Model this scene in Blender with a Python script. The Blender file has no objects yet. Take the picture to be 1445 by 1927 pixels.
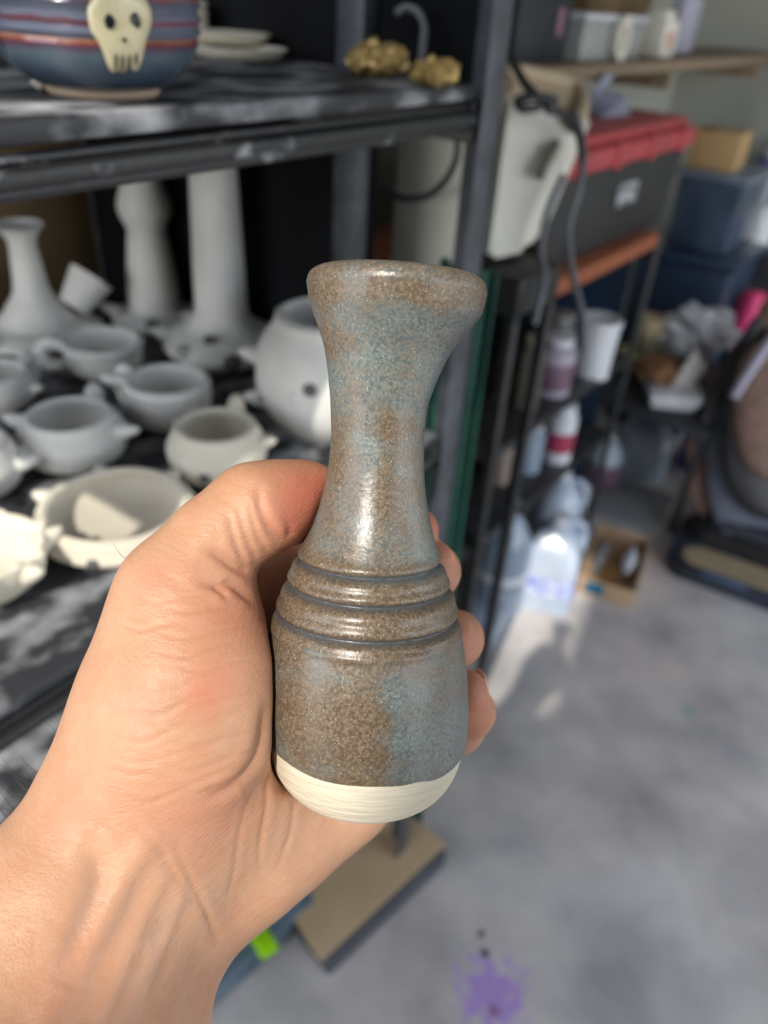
import bpy, bmesh, random
import numpy as np
from math import sin, cos, tan, pi, radians, atan2, degrees, sqrt
from mathutils import Vector, Matrix
random.seed(4)
S = bpy.context.scene
COL = S.collection

# ------------------------------------------------------------------ camera
FPX, PITCH, ROLL, CAMH = 1450.0, radians(34), radians(4), 1.35
CF = Vector((0, cos(PITCH), -sin(PITCH)))
_r = Vector((1, 0, 0)); _u = _r.cross(CF)
CR = _r * cos(ROLL) + _u * sin(ROLL)
CU = CR.cross(CF)
CC = Vector((0, 0, CAMH))
cam = bpy.data.cameras.new('camera'); camo = bpy.data.objects.new('camera', cam); COL.objects.link(camo)
camo.matrix_world = Matrix.Translation(CC) @ Matrix((CR, CU, -CF)).transposed().to_4x4()
cam.sensor_fit = 'VERTICAL'; cam.sensor_height = 36; cam.sensor_width = 27
cam.lens = FPX / 1927 * 36; cam.clip_start = 0.02
cam.dof.use_dof = True; cam.dof.focus_distance = 0.228; cam.dof.aperture_fstop = 7.6
S.camera = camo

# ------------------------------------------------------------------ world, sun, exposure
W_ = bpy.data.worlds.new('world'); S.world = W_; W_.use_nodes = True
nt = W_.node_tree; bg = nt.nodes['Background']
sky = nt.nodes.new('ShaderNodeTexSky'); sky.sky_type = 'NISHITA'; sky.sun_disc = False
sky.sun_elevation = radians(44); sky.sun_rotation = radians(190); sky.air_density = 1.0
hs = nt.nodes.new('ShaderNodeHueSaturation'); hs.inputs['Saturation'].default_value = 0.45
nt.links.new(sky.outputs[0], hs.inputs['Color']); nt.links.new(hs.outputs[0], bg.inputs[0])
bg.inputs[1].default_value = 0.64
TO_SUN = Vector((-0.26, -0.69, 0.68)).normalized()
sl = bpy.data.lights.new('sun', 'SUN'); sl.energy = 4.0; sl.angle = radians(0.9); sl.color = (1, 0.93, 0.82)
so = bpy.data.objects.new('sun', sl); COL.objects.link(so); so.rotation_euler = TO_SUN.to_track_quat('Z', 'Y').to_euler()
S.view_settings.view_transform = 'Standard'; S.view_settings.look = 'None'
S.view_settings.exposure = 0.0; S.view_settings.gamma = 1

# ------------------------------------------------------------------ geometry helpers: pixel -> point in the place
def ray(px, py): return CF + CR * ((px - 722.5) / FPX) - CU * ((py - 963.5) / FPX)
def onz(px, py, z): d = ray(px, py); return CC + d * ((z - CAMH) / d.z)
def ond(px, py, d): return CC + ray(px, py) * d
def proj(p):
    v = Vector(p) - CC; k = v.dot(CF); return 722.5 + FPX * v.dot(CR) / k, 963.5 - FPX * v.dot(CU) / k, k
YAW = -radians(35)
EV = Vector((sin(-YAW), cos(-YAW), 0)); NV = Vector((cos(YAW), sin(YAW), 0))
def W(e, n, z): return EV * e + NV * n + Vector((0, 0, z))
def onn(px, py, n): d = ray(px, py); return CC + d * ((n - CC.dot(NV)) / d.dot(NV))
def one(px, py, e): d = ray(px, py); return CC + d * ((e - CC.dot(EV)) / d.dot(EV))
def en(p): return p.dot(EV), p.dot(NV)
def height(base, py):
    lo, hi = base.z, base.z + 1.5
    for _ in range(40):
        m = (lo + hi) / 2
        if proj((base.x, base.y, m))[1] > py: lo = m
        else: hi = m
    return lo - base.z
def px2m(px, p): return px * proj(p)[2] / FPX

# ------------------------------------------------------------------ materials
MATS = {}
def M(name, c, c2=None, scale=8, rough=0.6, bump=0.0, bscale=60, metal=0, coat=0, sss=0, alpha=None, detail=5, lo=0.35, hi=0.65, trans=0, spec=0.5, stretch=None):
    if name in MATS: return MATS[name]
    m = bpy.data.materials.new(name); m.use_nodes = True; t = m.node_tree; b = t.nodes['Principled BSDF']
    N = t.nodes.new; L = t.links.new
    tc = N('ShaderNodeTexCoord'); src = tc.outputs['Object']
    if stretch:
        mp = N('ShaderNodeMapping'); mp.inputs['Scale'].default_value = stretch; L(src, mp.inputs[0]); src = mp.outputs[0]
    c = tuple(c) + (1,)
    if c2 is None: c2 = tuple(x * 0.82 for x in c[:3])
    nz = N('ShaderNodeTexNoise'); nz.inputs['Scale'].default_value = scale; nz.inputs['Detail'].default_value = detail; L(src, nz.inputs['Vector'])
    rp = N('ShaderNodeValToRGB'); rp.color_ramp.elements[0].position = lo; rp.color_ramp.elements[1].position = hi
    rp.color_ramp.elements[0].color = c; rp.color_ramp.elements[1].color = tuple(c2) + (1,)
    L(nz.outputs[0], rp.inputs[0]); L(rp.outputs[0], b.inputs['Base Color'])
    b.inputs['Roughness'].default_value = rough; b.inputs['Metallic'].default_value = metal
    b.inputs['Specular IOR Level'].default_value = spec
    b.inputs['Coat Weight'].default_value = coat; b.inputs['Coat Roughness'].default_value = 0.08
    if trans: b.inputs['Transmission Weight'].default_value = trans; b.inputs['IOR'].default_value = 1.3
    if sss: b.inputs['Subsurface Weight'].default_value = sss; b.inputs['Subsurface Radius'].default_value = (0.01, 0.006, 0.004)
    if bump:
        n2 = N('ShaderNodeTexNoise'); n2.inputs['Scale'].default_value = bscale; n2.inputs['Detail'].default_value = 4; L(src, n2.inputs['Vector'])
        bp = N('ShaderNodeBump'); bp.inputs['Strength'].default_value = bump; bp.inputs['Distance'].default_value = 0.002
        L(n2.outputs[0], bp.inputs['Height']); L(bp.outputs[0], b.inputs['Normal'])
    MATS[name] = m; return m

clay = M('bisque_clay', (0.76, 0.75, 0.71), (0.62, 0.61, 0.58), 14, 0.85, 0.25, 90)
clay_w = M('warm_bisque_clay', (0.72, 0.68, 0.58), (0.62, 0.57, 0.47), 10, 0.85, 0.25, 90)
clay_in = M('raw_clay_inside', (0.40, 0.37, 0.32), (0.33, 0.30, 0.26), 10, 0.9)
dent = M('dark_hole', (0.12, 0.12, 0.12), (0.08, 0.08, 0.08))
blackmet = M('black_steel', (0.016, 0.017, 0.019), (0.04, 0.042, 0.046), 30, 0.42, 0.3, 200, spec=0.6, lo=0.45, hi=0.8)
scuffed = M('scuffed_steel', (0.018, 0.019, 0.021), (0.42, 0.43, 0.46), 34, 0.45, 0.3, 200, detail=8, lo=0.60, hi=0.74, stretch=(1, .7, 1))
postmet = M('post_steel', (0.035, 0.04, 0.05), (0.07, 0.08, 0.10), 30, 0.45, 0.2, 150)
dusty = M('dusty_black_board', (0.026, 0.028, 0.033), (0.42, 0.43, 0.46), 26, 0.55, 0.5, 120, detail=10, lo=0.46, hi=0.70, stretch=(1, 0.6, 1))
black = M('black_plastic', (0.012, 0.012, 0.014), (0.02, 0.02, 0.022), 9, 0.5)
blackback = M('black_back', (0.006, 0.006, 0.007), (0.012, 0.013, 0.015), 5, 0.9, spec=0.1)
card = M('cardboard', (0.56, 0.41, 0.25), (0.50, 0.36, 0.215), 12, 0.85, 0.1, 80)
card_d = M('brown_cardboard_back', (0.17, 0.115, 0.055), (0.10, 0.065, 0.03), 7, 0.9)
cream = M('cream_plastic', (0.78, 0.76, 0.68), (0.70, 0.68, 0.60), 6, 0.45)
white = M('white_plastic', (0.66, 0.68, 0.72), (0.58, 0.60, 0.65), 9, 0.4)
tan = M('tan_rim', (0.50, 0.40, 0.27), (0.42, 0.33, 0.22), 8, 0.6)
red = M('red_lid', (0.42, 0.05, 0.06), (0.30, 0.04, 0.05), 8, 0.45)
wood_o = M('reddish_wood', (0.30, 0.085, 0.03), (0.20, 0.055, 0.022), 14, 0.6, stretch=(1, 0.15, 1))
wood = M('shelf_wood', (0.24, 0.18, 0.12), (0.15, 0.11, 0.07), 14, 0.7, stretch=(1, 0.1, 1))
navy = M('navy_plastic', (0.018, 0.035, 0.07), (0.03, 0.05, 0.09), 7, 0.35)
royal = M('royal_blue', (0.02, 0.05, 0.24), (0.015, 0.04, 0.17), 7, 0.4)
green = M('green_mesh', (0.008, 0.065, 0.046), (0.014, 0.10, 0.072), 30, 0.6, 0.3, 60)
jugm = M('milky_jug', (0.50, 0.56, 0.66), (0.38, 0.46, 0.58), 10, 0.28, coat=0.3, sss=0.2)
jug_c = M('clear_jug', (0.30, 0.36, 0.44), (0.20, 0.26, 0.34), 10, 0.2, coat=0.4)
blue_lab = M('blue_label', (0.25, 0.32, 0.68), (0.62, 0.66, 0.80), 60, 0.5, lo=0.45, hi=0.55)
cream_lab = M('cream_label', (0.62, 0.56, 0.44), (0.55, 0.5, 0.42), 20, 0.6)
purple = M('purple_label', (0.20, 0.12, 0.18), (0.13, 0.07, 0.11), 12, 0.5)
redlab = M('crimson_label', (0.40, 0.04, 0.10), (0.28, 0.03, 0.07), 12, 0.5)
yellow = M('yellow_tub', (0.66, 0.60, 0.32), (0.58, 0.52, 0.28), 12, 0.5)
beige = M('beige_tub', (0.52, 0.42, 0.27), (0.44, 0.35, 0.22), 12, 0.6)
brown = M('brown_paper', (0.22, 0.11, 0.05), (0.16, 0.08, 0.035), 12, 0.8)
pink = M('hot_pink', (0.80, 0.07, 0.22), (0.70, 0.05, 0.18), 12, 0.5)
lime = M('lime_plastic', (0.42, 0.85, 0.01), (0.35, 0.75, 0.01), 12, 0.4)
grey = M('grey_plastic', (0.20, 0.205, 0.215), (0.15, 0.155, 0.165), 12, 0.5)
cable = M('cable_rubber', (0.02, 0.022, 0.026), (0.03, 0.032, 0.036), 12, 0.45)
cable_g = M('grey_cable', (0.15, 0.16, 0.18), (0.11, 0.12, 0.135), 12, 0.4)
gold = M('gold_lustre', (0.62, 0.44, 0.17), (0.48, 0.33, 0.12), 30, 0.32, 0.4, 60, metal=0.45)
tape_b = M('teal_tape', (0.01, 0.13, 0.24), (0.01, 0.10, 0.18), 12, 0.4)
bag = M('plastic_bag', (0.78, 0.80, 0.84), (0.55, 0.57, 0.62), 14, 0.35, 0.6, 30)
tweed = M('brown_tweed', (0.26, 0.165, 0.13), (0.15, 0.095, 0.08), 90, 0.95, 0.8, 160, lo=0.4, hi=0.6)
slate = M('slate_fabric', (0.10, 0.115, 0.15), (0.075, 0.085, 0.115), 20, 0.8)
lav = M('lavender_grey', (0.42, 0.42, 0.52), (0.36, 0.36, 0.45), 12, 0.5)
skullm = M('skull_glaze', (0.74, 0.67, 0.44), (0.66, 0.58, 0.36), 18, 0.25, coat=0.4)
wallm = M('grey_green_wall', (0.36, 0.37, 0.33), (0.31, 0.32, 0.28), 2.5, 0.9)
ceilm = M('unseen_ceiling_board', (0.30, 0.29, 0.27), (0.25, 0.24, 0.23), 2.5, 0.9)

# concrete floor with a purple spill, wear and a mint fleck
def floor_mat():
    m = bpy.data.materials.new('concrete_floor'); m.use_nodes = True; t = m.node_tree; b = t.nodes['Principled BSDF']; N = t.nodes.new; L = t.links.new
    tc = N('ShaderNodeTexCoord')
    def noise(s, d=6):
        n = N('ShaderNodeTexNoise'); n.inputs['Scale'].default_value = s; n.inputs['Detail'].default_value = d; L(tc.outputs['Object'], n.inputs['Vector']); return n
    def ramp(src, stops):
        r = N('ShaderNodeValToRGB'); e = r.color_ramp.elements
        while len(e) < len(stops): e.new(0.5)
        for k, (p, c) in enumerate(stops): e[k].position = p; e[k].color = tuple(c) + (1,)
        L(src, r.inputs[0]); return r
    a = ramp(noise(5.5, 7).outputs[0], [(0.3, (0.36, 0.36, 0.37)), (0.5, (0.54, 0.53, 0.53)), (0.68, (0.68, 0.66, 0.65))])
    w = ramp(noise(2.2, 3).outputs[0], [(0.40, (1, 0.99, 0.98)), (0.62, (0.95, 0.88, 0.84))])
    mx = N('ShaderNodeMix'); mx.data_type = 'RGBA'; mx.blend_type = 'MULTIPLY'; mx.inputs[0].default_value = 1
    L(a.outputs[0], mx.inputs[6]); L(w.outputs[0], mx.inputs[7]); col = mx.outputs[2]
    def spot(col, centre, r, c, strength, nscale, sx=1.0):
        mp = N('ShaderNodeMapping'); mp.vector_type = 'POINT'; mp.inputs['Location'].default_value = (-centre.x, -centre.y, 0); L(tc.outputs['Object'], mp.inputs[0])
        ln = N('ShaderNodeVectorMath'); ln.operation = 'LENGTH'; L(mp.outputs[0], ln.inputs[0])
        nz = noise(nscale, 5)
        ma = N('ShaderNodeMath'); ma.operation = 'MULTIPLY_ADD'; ma.inputs[1].default_value = -2.4 * r; L(nz.outputs[0], ma.inputs[0]); L(ln.outputs['Value'], ma.inputs[2])
        mr = N('ShaderNodeMapRange'); mr.inputs['From Min'].default_value = -0.62 * r; mr.inputs['From Max'].default_value = 0.1 * r - 0.2 * r
        mr.inputs['To Min'].default_value = strength; mr.inputs['To Max'].default_value = 0; L(ma.outputs[0], mr.inputs[0])
        x = N('ShaderNodeMix'); x.data_type = 'RGBA'; L(mr.outputs[0], x.inputs[0]); L(col, x.inputs[6]); x.inputs[7].default_value = tuple(c) + (1,)
        return x.outputs[2]
    col = spot(col, onz(925, 1870, 0), 0.062, (0.42, 0.25, 0.70), 0.8, 50)
    col = spot(col, onz(930, 1900, 0), 0.012, (0.26, 0.10, 0.22), 0.8, 60)
    col = spot(col, onz(1295, 1337, 0), 0.016, (0.26, 0.42, 0.36), 0.8, 40)
    col = spot(col, onz(912, 1792, 0), 0.008, (0.10, 0.08, 0.09), 1, 60)
    col = spot(col, onz(905, 1757, 0), 0.007, (0.12, 0.10, 0.10), 1, 60)
    L(col, b.inputs['Base Color']); b.inputs['Roughness'].default_value = 0.7
    bp = N('ShaderNodeBump'); bp.inputs['Strength'].default_value = 0.3; bp.inputs['Distance'].default_value = 0.003
    L(noise(70).outputs[0], bp.inputs['Height']); L(bp.outputs[0], b.inputs['Normal'])
    return m
floorm = floor_mat()

# ------------------------------------------------------------------ mesh helpers
def link(name, bm, mats, parent=None, loc=(0, 0, 0), rot=None, smooth=True):
    me = bpy.data.meshes.new(name); bm.to_mesh(me); bm.free()
    for mm in (mats if isinstance(mats, (list, tuple)) else [mats]): me.materials.append(mm)
    if smooth:
        me.polygons.foreach_set('use_smooth', [True] * len(me.polygons))
        try: me.set_sharp_from_angle(angle=radians(40))
        except Exception: pass
    o = bpy.data.objects.new(name, me); COL.objects.link(o)
    o.location = loc
    if rot is not None: o.rotation_euler = rot
    if parent: o.parent = parent
    return o
def tag(o, label, cat, group=None, kind=None):
    o['label'] = label; o['category'] = cat
    if group: o['group'] = group
    if kind: o['kind'] = kind
    return o
def thing(name, label, cat, loc, rotz=0, group=None):
    o = bpy.data.objects.new(name, None); COL.objects.link(o); o.empty_display_size = 0.02
    o.location = loc; o.rotation_euler = (0, 0, rotz); return tag(o, label, cat, group)
def bmn(): return bmesh.new()
def box(bm, c, s, bev=0.0, rot=None, taper=None, seg=2):
    r = bmesh.ops.create_cube(bm, size=1); vs = r['verts']
    for v in vs:
        v.co.x *= s[0]; v.co.y *= s[1]; v.co.z *= s[2]
        if taper and v.co.z < 0: v.co.x *= taper; v.co.y *= taper
    if bev:
        es = {e for v in vs for e in v.link_edges}
        q = bmesh.ops.bevel(bm, geom=list(es), offset=bev, segments=seg, affect='EDGES', profile=0.5)
        vs = list({v for f in q['faces'] for v in f.verts} | {v for v in vs if v.is_valid})
    if rot is not None:
        bmesh.ops.rotate(bm, verts=vs, cent=(0, 0, 0), matrix=rot)
    bmesh.ops.translate(bm, verts=vs, vec=c); return vs
def lathe(bm, prof, seg=48, ox=0, oy=0, sx=1, sy=1, fn=None, mi=0):
    rows = []
    for r, z in prof:
        row = []
        for k in range(seg):
            a = 2 * pi * k / seg; rr = max(r, 1e-5)
            if fn: rr = fn(rr, z, a)
            row.append(bm.verts.new((ox + rr * cos(a) * sx, oy + rr * sin(a) * sy, z)))
        rows.append(row)
    for i in range(len(rows) - 1):
        for k in range(seg):
            f = bm.faces.new((rows[i][k], rows[i][(k + 1) % seg], rows[i + 1][(k + 1) % seg], rows[i + 1][k])); f.material_index = mi
    for row, rev in ((rows[0], True), (rows[-1], False)):
        f = bm.faces.new(list(reversed(row)) if rev else row); f.material_index = mi
    return rows
def smooth_prof(pts, n=6):
    P = [Vector(p).to_3d() if len(p) == 2 else Vector(p) for p in pts]; out = []
    for i in range(len(P) - 1):
        p0 = P[max(i - 1, 0)]; p1 = P[i]; p2 = P[i + 1]; p3 = P[min(i + 2, len(P) - 1)]
        for k in range(n):
            t = k / n
            out.append(0.5 * ((2 * p1) + (p2 - p0) * t + (2 * p0 - 5 * p1 + 4 * p2 - p3) * t * t + (3 * p1 - p0 - 3 * p2 + p3) * t ** 3))
    out.append(P[-1]); return out
def sp2(pts, n=5): return [(max(v.x, 0), v.y) for v in smooth_prof(pts, n)]
def tube(bm, pts, r, seg=10, n=6, smooth=True, radii=None):
    P = smooth_prof([tuple(p) for p in pts], n) if smooth else [Vector(p) for p in pts]
    rows = []; up = Vector((0, 0, 1)); N = len(P)
    t0 = (P[1] - P[0]).normalized(); a = t0.cross(up)
    if a.length < 0.1: a = t0.cross(Vector((1, 0, 0)))
    a.normalize()
    for i, p in enumerate(P):
        t = (P[min(i + 1, N - 1)] - P[max(i - 1, 0)]).normalized()
        a = (a - t * a.dot(t)).normalized(); b = t.cross(a)
        rr = r if radii is None else radii[0] + (radii[1] - radii[0]) * i / (N - 1)
        rows.append([bm.verts.new(p + (a * cos(2 * pi * k / seg) + b * sin(2 * pi * k / seg)) * rr) for k in range(seg)])
    for i in range(N - 1):
        for k in range(seg): bm.faces.new((rows[i][k], rows[i][(k + 1) % seg], rows[i + 1][(k + 1) % seg], rows[i + 1][k]))
    bm.faces.new(list(reversed(rows[0]))); bm.faces.new(rows[-1])
def blob(bm, c, s, sub=3, amp=0.0, rot=None, freq=3.0, seed=0):
    r = bmesh.ops.create_icosphere(bm, subdivisions=sub, radius=1)
    from mathutils import noise as mn
    for v in r['verts']:
        k = 1 + amp * mn.noise(v.co * freq + Vector((seed, 0, 0)))
        v.co = Vector((v.co.x * s[0] * k, v.co.y * s[1] * k, v.co.z * s[2] * k))
        if rot is not None: v.co = rot @ v.co
        v.co += Vector(c)
def R3(ax, a): return Matrix.Rotation(a, 3, ax)
def struct(name, bm, m, **k): o = link(name, bm, m, **k); o['kind'] = 'structure'; return o
def loc_of(root, p): return Matrix.Rotation(-root.rotation_euler.z, 3, 'Z') @ (Vector(p) - Vector(root.location))

# ------------------------------------------------------------------ the room
WN, WE = -1.25, 3.7
def slab(name, e0, e1, n0, n1, z0, z1, m):
    bm = bmn(); box(bm, (0, 0, 0), (abs(n1 - n0), abs(e1 - e0), abs(z1 - z0)))
    return struct(name, bm, m, loc=W((e0 + e1) / 2, (n0 + n1) / 2, (z0 + z1) / 2), rot=(0, 0, YAW), smooth=False)
bm = bmn(); box(bm, (0, 0.9, -0.05), (9, 9, 0.1)); struct('floor', bm, floorm, smooth=False)
slab('wall_left', -1.0, WE, WN - 0.1, WN, 0, 2.7, wallm)
slab('wall_back', WE, WE + 0.1, WN - 0.1, 2.6, 0, 2.7, wallm)
# unseen ceiling; its front edge is placed to limit how far sun reaches
bm = bmn(); box(bm, (0.6, 2.30, 2.75), (7.5, 6.4, 0.1)); struct('unseen_ceiling', bm, ceilm, smooth=False)
# unseen walls added behind the camera to keep sun off the floor
bm = bmn(); box(bm, (0.46, -1.1, 1.5), (1.8, 0.12, 3.0)); box(bm, (-0.72, -1.1, 1.12), (0.56, 0.12, 2.24)); struct('sun_block_wall', bm, wallm, smooth=False)

# ------------------------------------------------------------------ black steel shelving beside the photographer
ZU, ZL, ZB = 1.284, 0.92, 0.50
UE0, UE1, UN0, UN1 = -0.02, 0.70, -1.12, -0.415
shelf = thing('shelving_unit', 'black steel shelving unit with dusty boards holding unglazed pottery', 'shelf', W(0.35, -0.64, 0), YAW)
def L_(e, n, z): return Vector((n + 0.64, e - 0.35, z))
def sbox(name, e0, e1, n0, n1, z0, z1, m, bev=0.002, parent=shelf):
    bm = bmn(); c = (L_(e0, n0, z0) + L_(e1, n1, z1)) / 2; box(bm, c, (abs(n1 - n0), abs(e1 - e0), abs(z1 - z0)), bev); return link(name, bm, m, parent)
for z, e0 in ((ZU, UE0), (ZL, UE0), (ZB, UE0)):
    sbox('shelf_board', e0, UE1 - 0.004, UN0, UN1 - 0.002, z - 0.013, z, dusty, 0.003)
    b = bmn(); n = UN1
    for zz, dn, rr in ((z - 0.020, -0.008, 0.004), (z - 0.028, -0.002, 0.006), (z - 0.036, -0.006, 0.0045)):
        c = (L_(e0, n + dn, zz) + L_(UE1, n + dn, zz)) / 2; box(b, c, (2 * rr, UE1 - e0, 1.7 * rr), 0.003)
    link('front_beam', b, scuffed, shelf)
    sbox('back_beam', e0, UE1, UN0 - 0.004, UN0 + 0.01, z - 0.05, z - 0.014, blackmet)
    sbox('side_beam', UE1 - 0.006, UE1 + 0.006, UN0, UN1, z - 0.05, z - 0.014, blackmet)
def lpost(e, n, se, sn, z1=1.95):
    bm = bmn(); w, t = 0.034, 0.003
    c = L_(e + se * w / 2, n, z1 / 2); box(bm, c, (t, w, z1), 0.0008)
    c = L_(e, n + sn * w / 2, z1 / 2); box(bm, c, (w, t, z1), 0.0008)
    link('post', bm, postmet, shelf)
lpost(UE1 + 0.03, UN1 + 0.006, -1, -1); lpost(UE1 + 0.03, UN0 - 0.006, -1, 1)
sbox('back_panel', UE0, UE1 + 0.02, UN0 - 0.012, UN0 - 0.008, 0.05, 1.9, blackback)
sbox('side_panel', UE1 + 0.036, UE1 + 0.040, UN0, -0.56, 0.05, 1.22, blackback, 0.0005)
sbox('side_panel', UE1 + 0.036, UE1 + 0.040, UN0, UN1 - 0.03, 1.24, 1.9, blackback, 0.0005)
sbox('side_upright', UE1 + 0.012, UE1 + 0.034, -0.60, -0.565, 0.0, 1.9, postmet, 0.001)
bb = onn(120, 430, UN0 + 0.02); eL_ = onn(-90, 430, UN0 + .02).dot(EV); eR_ = onn(238, 430, UN0 + .02).dot(EV)
o = bmn(); box(o, (0, 0, 0.15), (0.004, eR_ - eL_, 0.30), 0.001)
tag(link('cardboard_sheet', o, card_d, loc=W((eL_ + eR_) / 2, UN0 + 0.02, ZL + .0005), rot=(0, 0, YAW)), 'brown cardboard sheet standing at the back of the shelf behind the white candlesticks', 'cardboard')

# ------------------------------------------------------------------ unglazed pottery on the lower shelf
def spike(bm, p, d, L, r, hook=0.0):
    d = Vector(d).normalized(); p = Vector(p)
    tube(bm, [p - d * r * 0.6, p + d * L * 0.35, p + d * L * 0.75 + Vector((0, 0, hook * .5)), p + d * L + Vector((0, 0, hook))], r, 10, 3, radii=(r * 1.25, r * 0.22))
def pot(name, label, cat, px, py, ytop, hw_body, hw_rim, z=ZL, m=clay, group=None, spikes=(), handle=None, holes=(), belly=0.55, foot=0.6, wall=0.006):
    base = onz(px, py, z); h = height(base, ytop); R = px2m(hw_body, base); r = px2m(hw_rim, base); R *= 0.97
    t = thing(name, label, cat, base, 0, group)
    prof = sp2([(0, 0.001), (R * foot * .8, 0), (R * foot, 0.002), (R * 0.9, h * 0.22), (R, h * belly), (R * .96, h * .72), (r * 1.05, h * .92), (r, h)], 5) + \
           sp2([(r - wall * .5, h + wall * .25), (r - wall, h - .001), (R * .86, h * .7), (R * .85, h * .45), (R * .6, h * .14), (0, h * .1)], 5)
    k = len(sp2([(0, 0), (0, 0)], 5))
    bm = bmn(); rows = lathe(bm, prof, 56, fn=lambda rr, zz, a: rr * (1 + 0.006 * sin(2 * a + 1) + 0.004 * sin(5 * a)))
    bm.faces.ensure_lookup_table()
    for f in bm.faces:
        c = f.calc_center_median()
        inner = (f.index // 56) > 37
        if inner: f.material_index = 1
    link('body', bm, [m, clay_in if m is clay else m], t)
    for (a, fz, L, rr) in spikes:
        b = bmn(); a = radians(a); q = R * (1 if abs(fz - belly) < .25 else .93)
        spike(b, (cos(a) * q * .97, sin(a) * q * .97, h * fz), (cos(a), sin(a), .25), L, rr); link('spike', b, m, t)
    for (a, fz, rr) in holes:
        b = bmn(); a = radians(a)
        d = Vector((cos(a), sin(a), 0)); q = R * (1.0 if fz < .7 else .97)
        blob(b, d * (q - rr * .1) + Vector((0, 0, h * fz)), (rr * .5, rr, rr), 2, rot=Matrix.Rotation(a, 3, 'Z')); link('hole', b, dent, t)
    if handle:
        a, L, rr = handle; a = radians(a); d = Vector((cos(a), sin(a), 0)); b = bmn()
        tube(b, [d * (R * .95) + Vector((0, 0, h * .85)), d * (R + L * .7) + Vector((0, 0, h * .98)), d * (R + L) + Vector((0, 0, h * .65)), d * (R + L * .75) + Vector((0, 0, h * .32)), d * (R * .97) + Vector((0, 0, h * .28))], rr, 12, 5)
        link('handle', b, m, t)
    return t, base, h, R
G = 'unglazed spiky mugs on the lower shelf'
pot('spiked_mug', 'unglazed round mug with dark inside, left of the two nearest rows, above the wide bowl', 'mug', 145, 864, 780, 100, 76, spikes=((-5, .75, .022, .008), (178, .75, .018, .008), (235, .6, .010, .007)), handle=(88, .018, .007), group=G)
pot('spiked_mug', 'sunlit unglazed mug right behind the thumb with spike on its right', 'mug', 412, 892, 800, 93, 72, spikes=((-2, .75, .013, .007), (150, .7, .010, .006)), handle=(82, .018, .007), holes=((-92, .42, .006),), m=clay_w, group=G)
pot('spiked_mug', 'shaded unglazed mug with stubby side handle, behind the sunlit mug', 'mug', 322, 795, 714, 80, 74, spikes=((182, .85, .028, .010),), handle=(160, .016, .008), group=G, belly=.7)
pot('ring_handle_mug', 'unglazed mug with round ring handle on its left, farthest back of the mugs', 'mug', 200, 700, 640, 72, 70, handle=(196, .026, .008), group=G, belly=.7)
pot('spiked_mug', 'unglazed mug cut by the left frame edge, below the flared candlestick', 'mug', 0, 765, 700, 72, 62, handle=(70, .018, .007), spikes=((0, .6, .014, .007),), group=G)
pot('spiked_mug', 'unglazed mug cut by the left frame edge, beside the wide shallow bowl', 'mug', -40, 925, 835, 88, 72, spikes=((8, .6, .02, .009), (-50, .5, .02, .009)), group=G)
# wide shallow bowl
t, b_, h_, R_ = pot('shallow_bowl', 'wide shallow unglazed bowl with blunt spikes around its rim, nearest the hand', 'bowl', 226, 1000, 948, 152, 132, m=clay_w, foot=.78, belly=.5, wall=.008,
    spikes=((172, .8, .016, .008), (5, .8, .016, .009), (222, .6, .012, .009), (120, .8, .014, .008), (60, .8, .014, .008), (330, .6, .010, .008)), holes=((-88, .55, .0055),))
# spiky rimmed dish cut by the frame
base = onz(-18, 1105, ZL); t = thing('star_dish', 'unglazed dish with pointed star-like rim cut by the left frame edge', 'dish', base)
R = px2m(112, base); h = height(base, 1030) ; b = bmn()
def starf(rr, z, a): return rr * (1 + (0.13 * max(0, cos(7 * a + .6)) ** 3) * (max(z, 0) / h) ** 1.2)
lathe(b, sp2([(0, 0.001), (R * .5, 0), (R * .8, h * .3), (R * .98, h * .7), (R, h)], 6) + sp2([(R * .95, h * 1.02), (R * .88, h * .8), (R * .6, h * .3), (0, h * .2)], 6), 84, fn=starf)
link('body', b, clay_w, t)
for a in (-20, 35, -75):
    b = bmn(); q = radians(a); spike(b, (cos(q) * R * .93, sin(q) * R * .93, h * .75), (cos(q), sin(q), .5), .02, .009); link('spike', b, clay_w, t)
# large jug with nubs
t, bj, hj, Rj = pot('large_jug', 'large white unglazed jug with wide mouth, half sunlit, right behind the bottle neck', 'jug', 615, 800, 592, 132, 92, m=clay, belly=.42, foot=.62,
    spikes=((183, .62, .022, .010), (200, .32, .018, .009), (250, .5, .012, .008)), holes=((262, .6, .008),), wall=.007)
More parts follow.
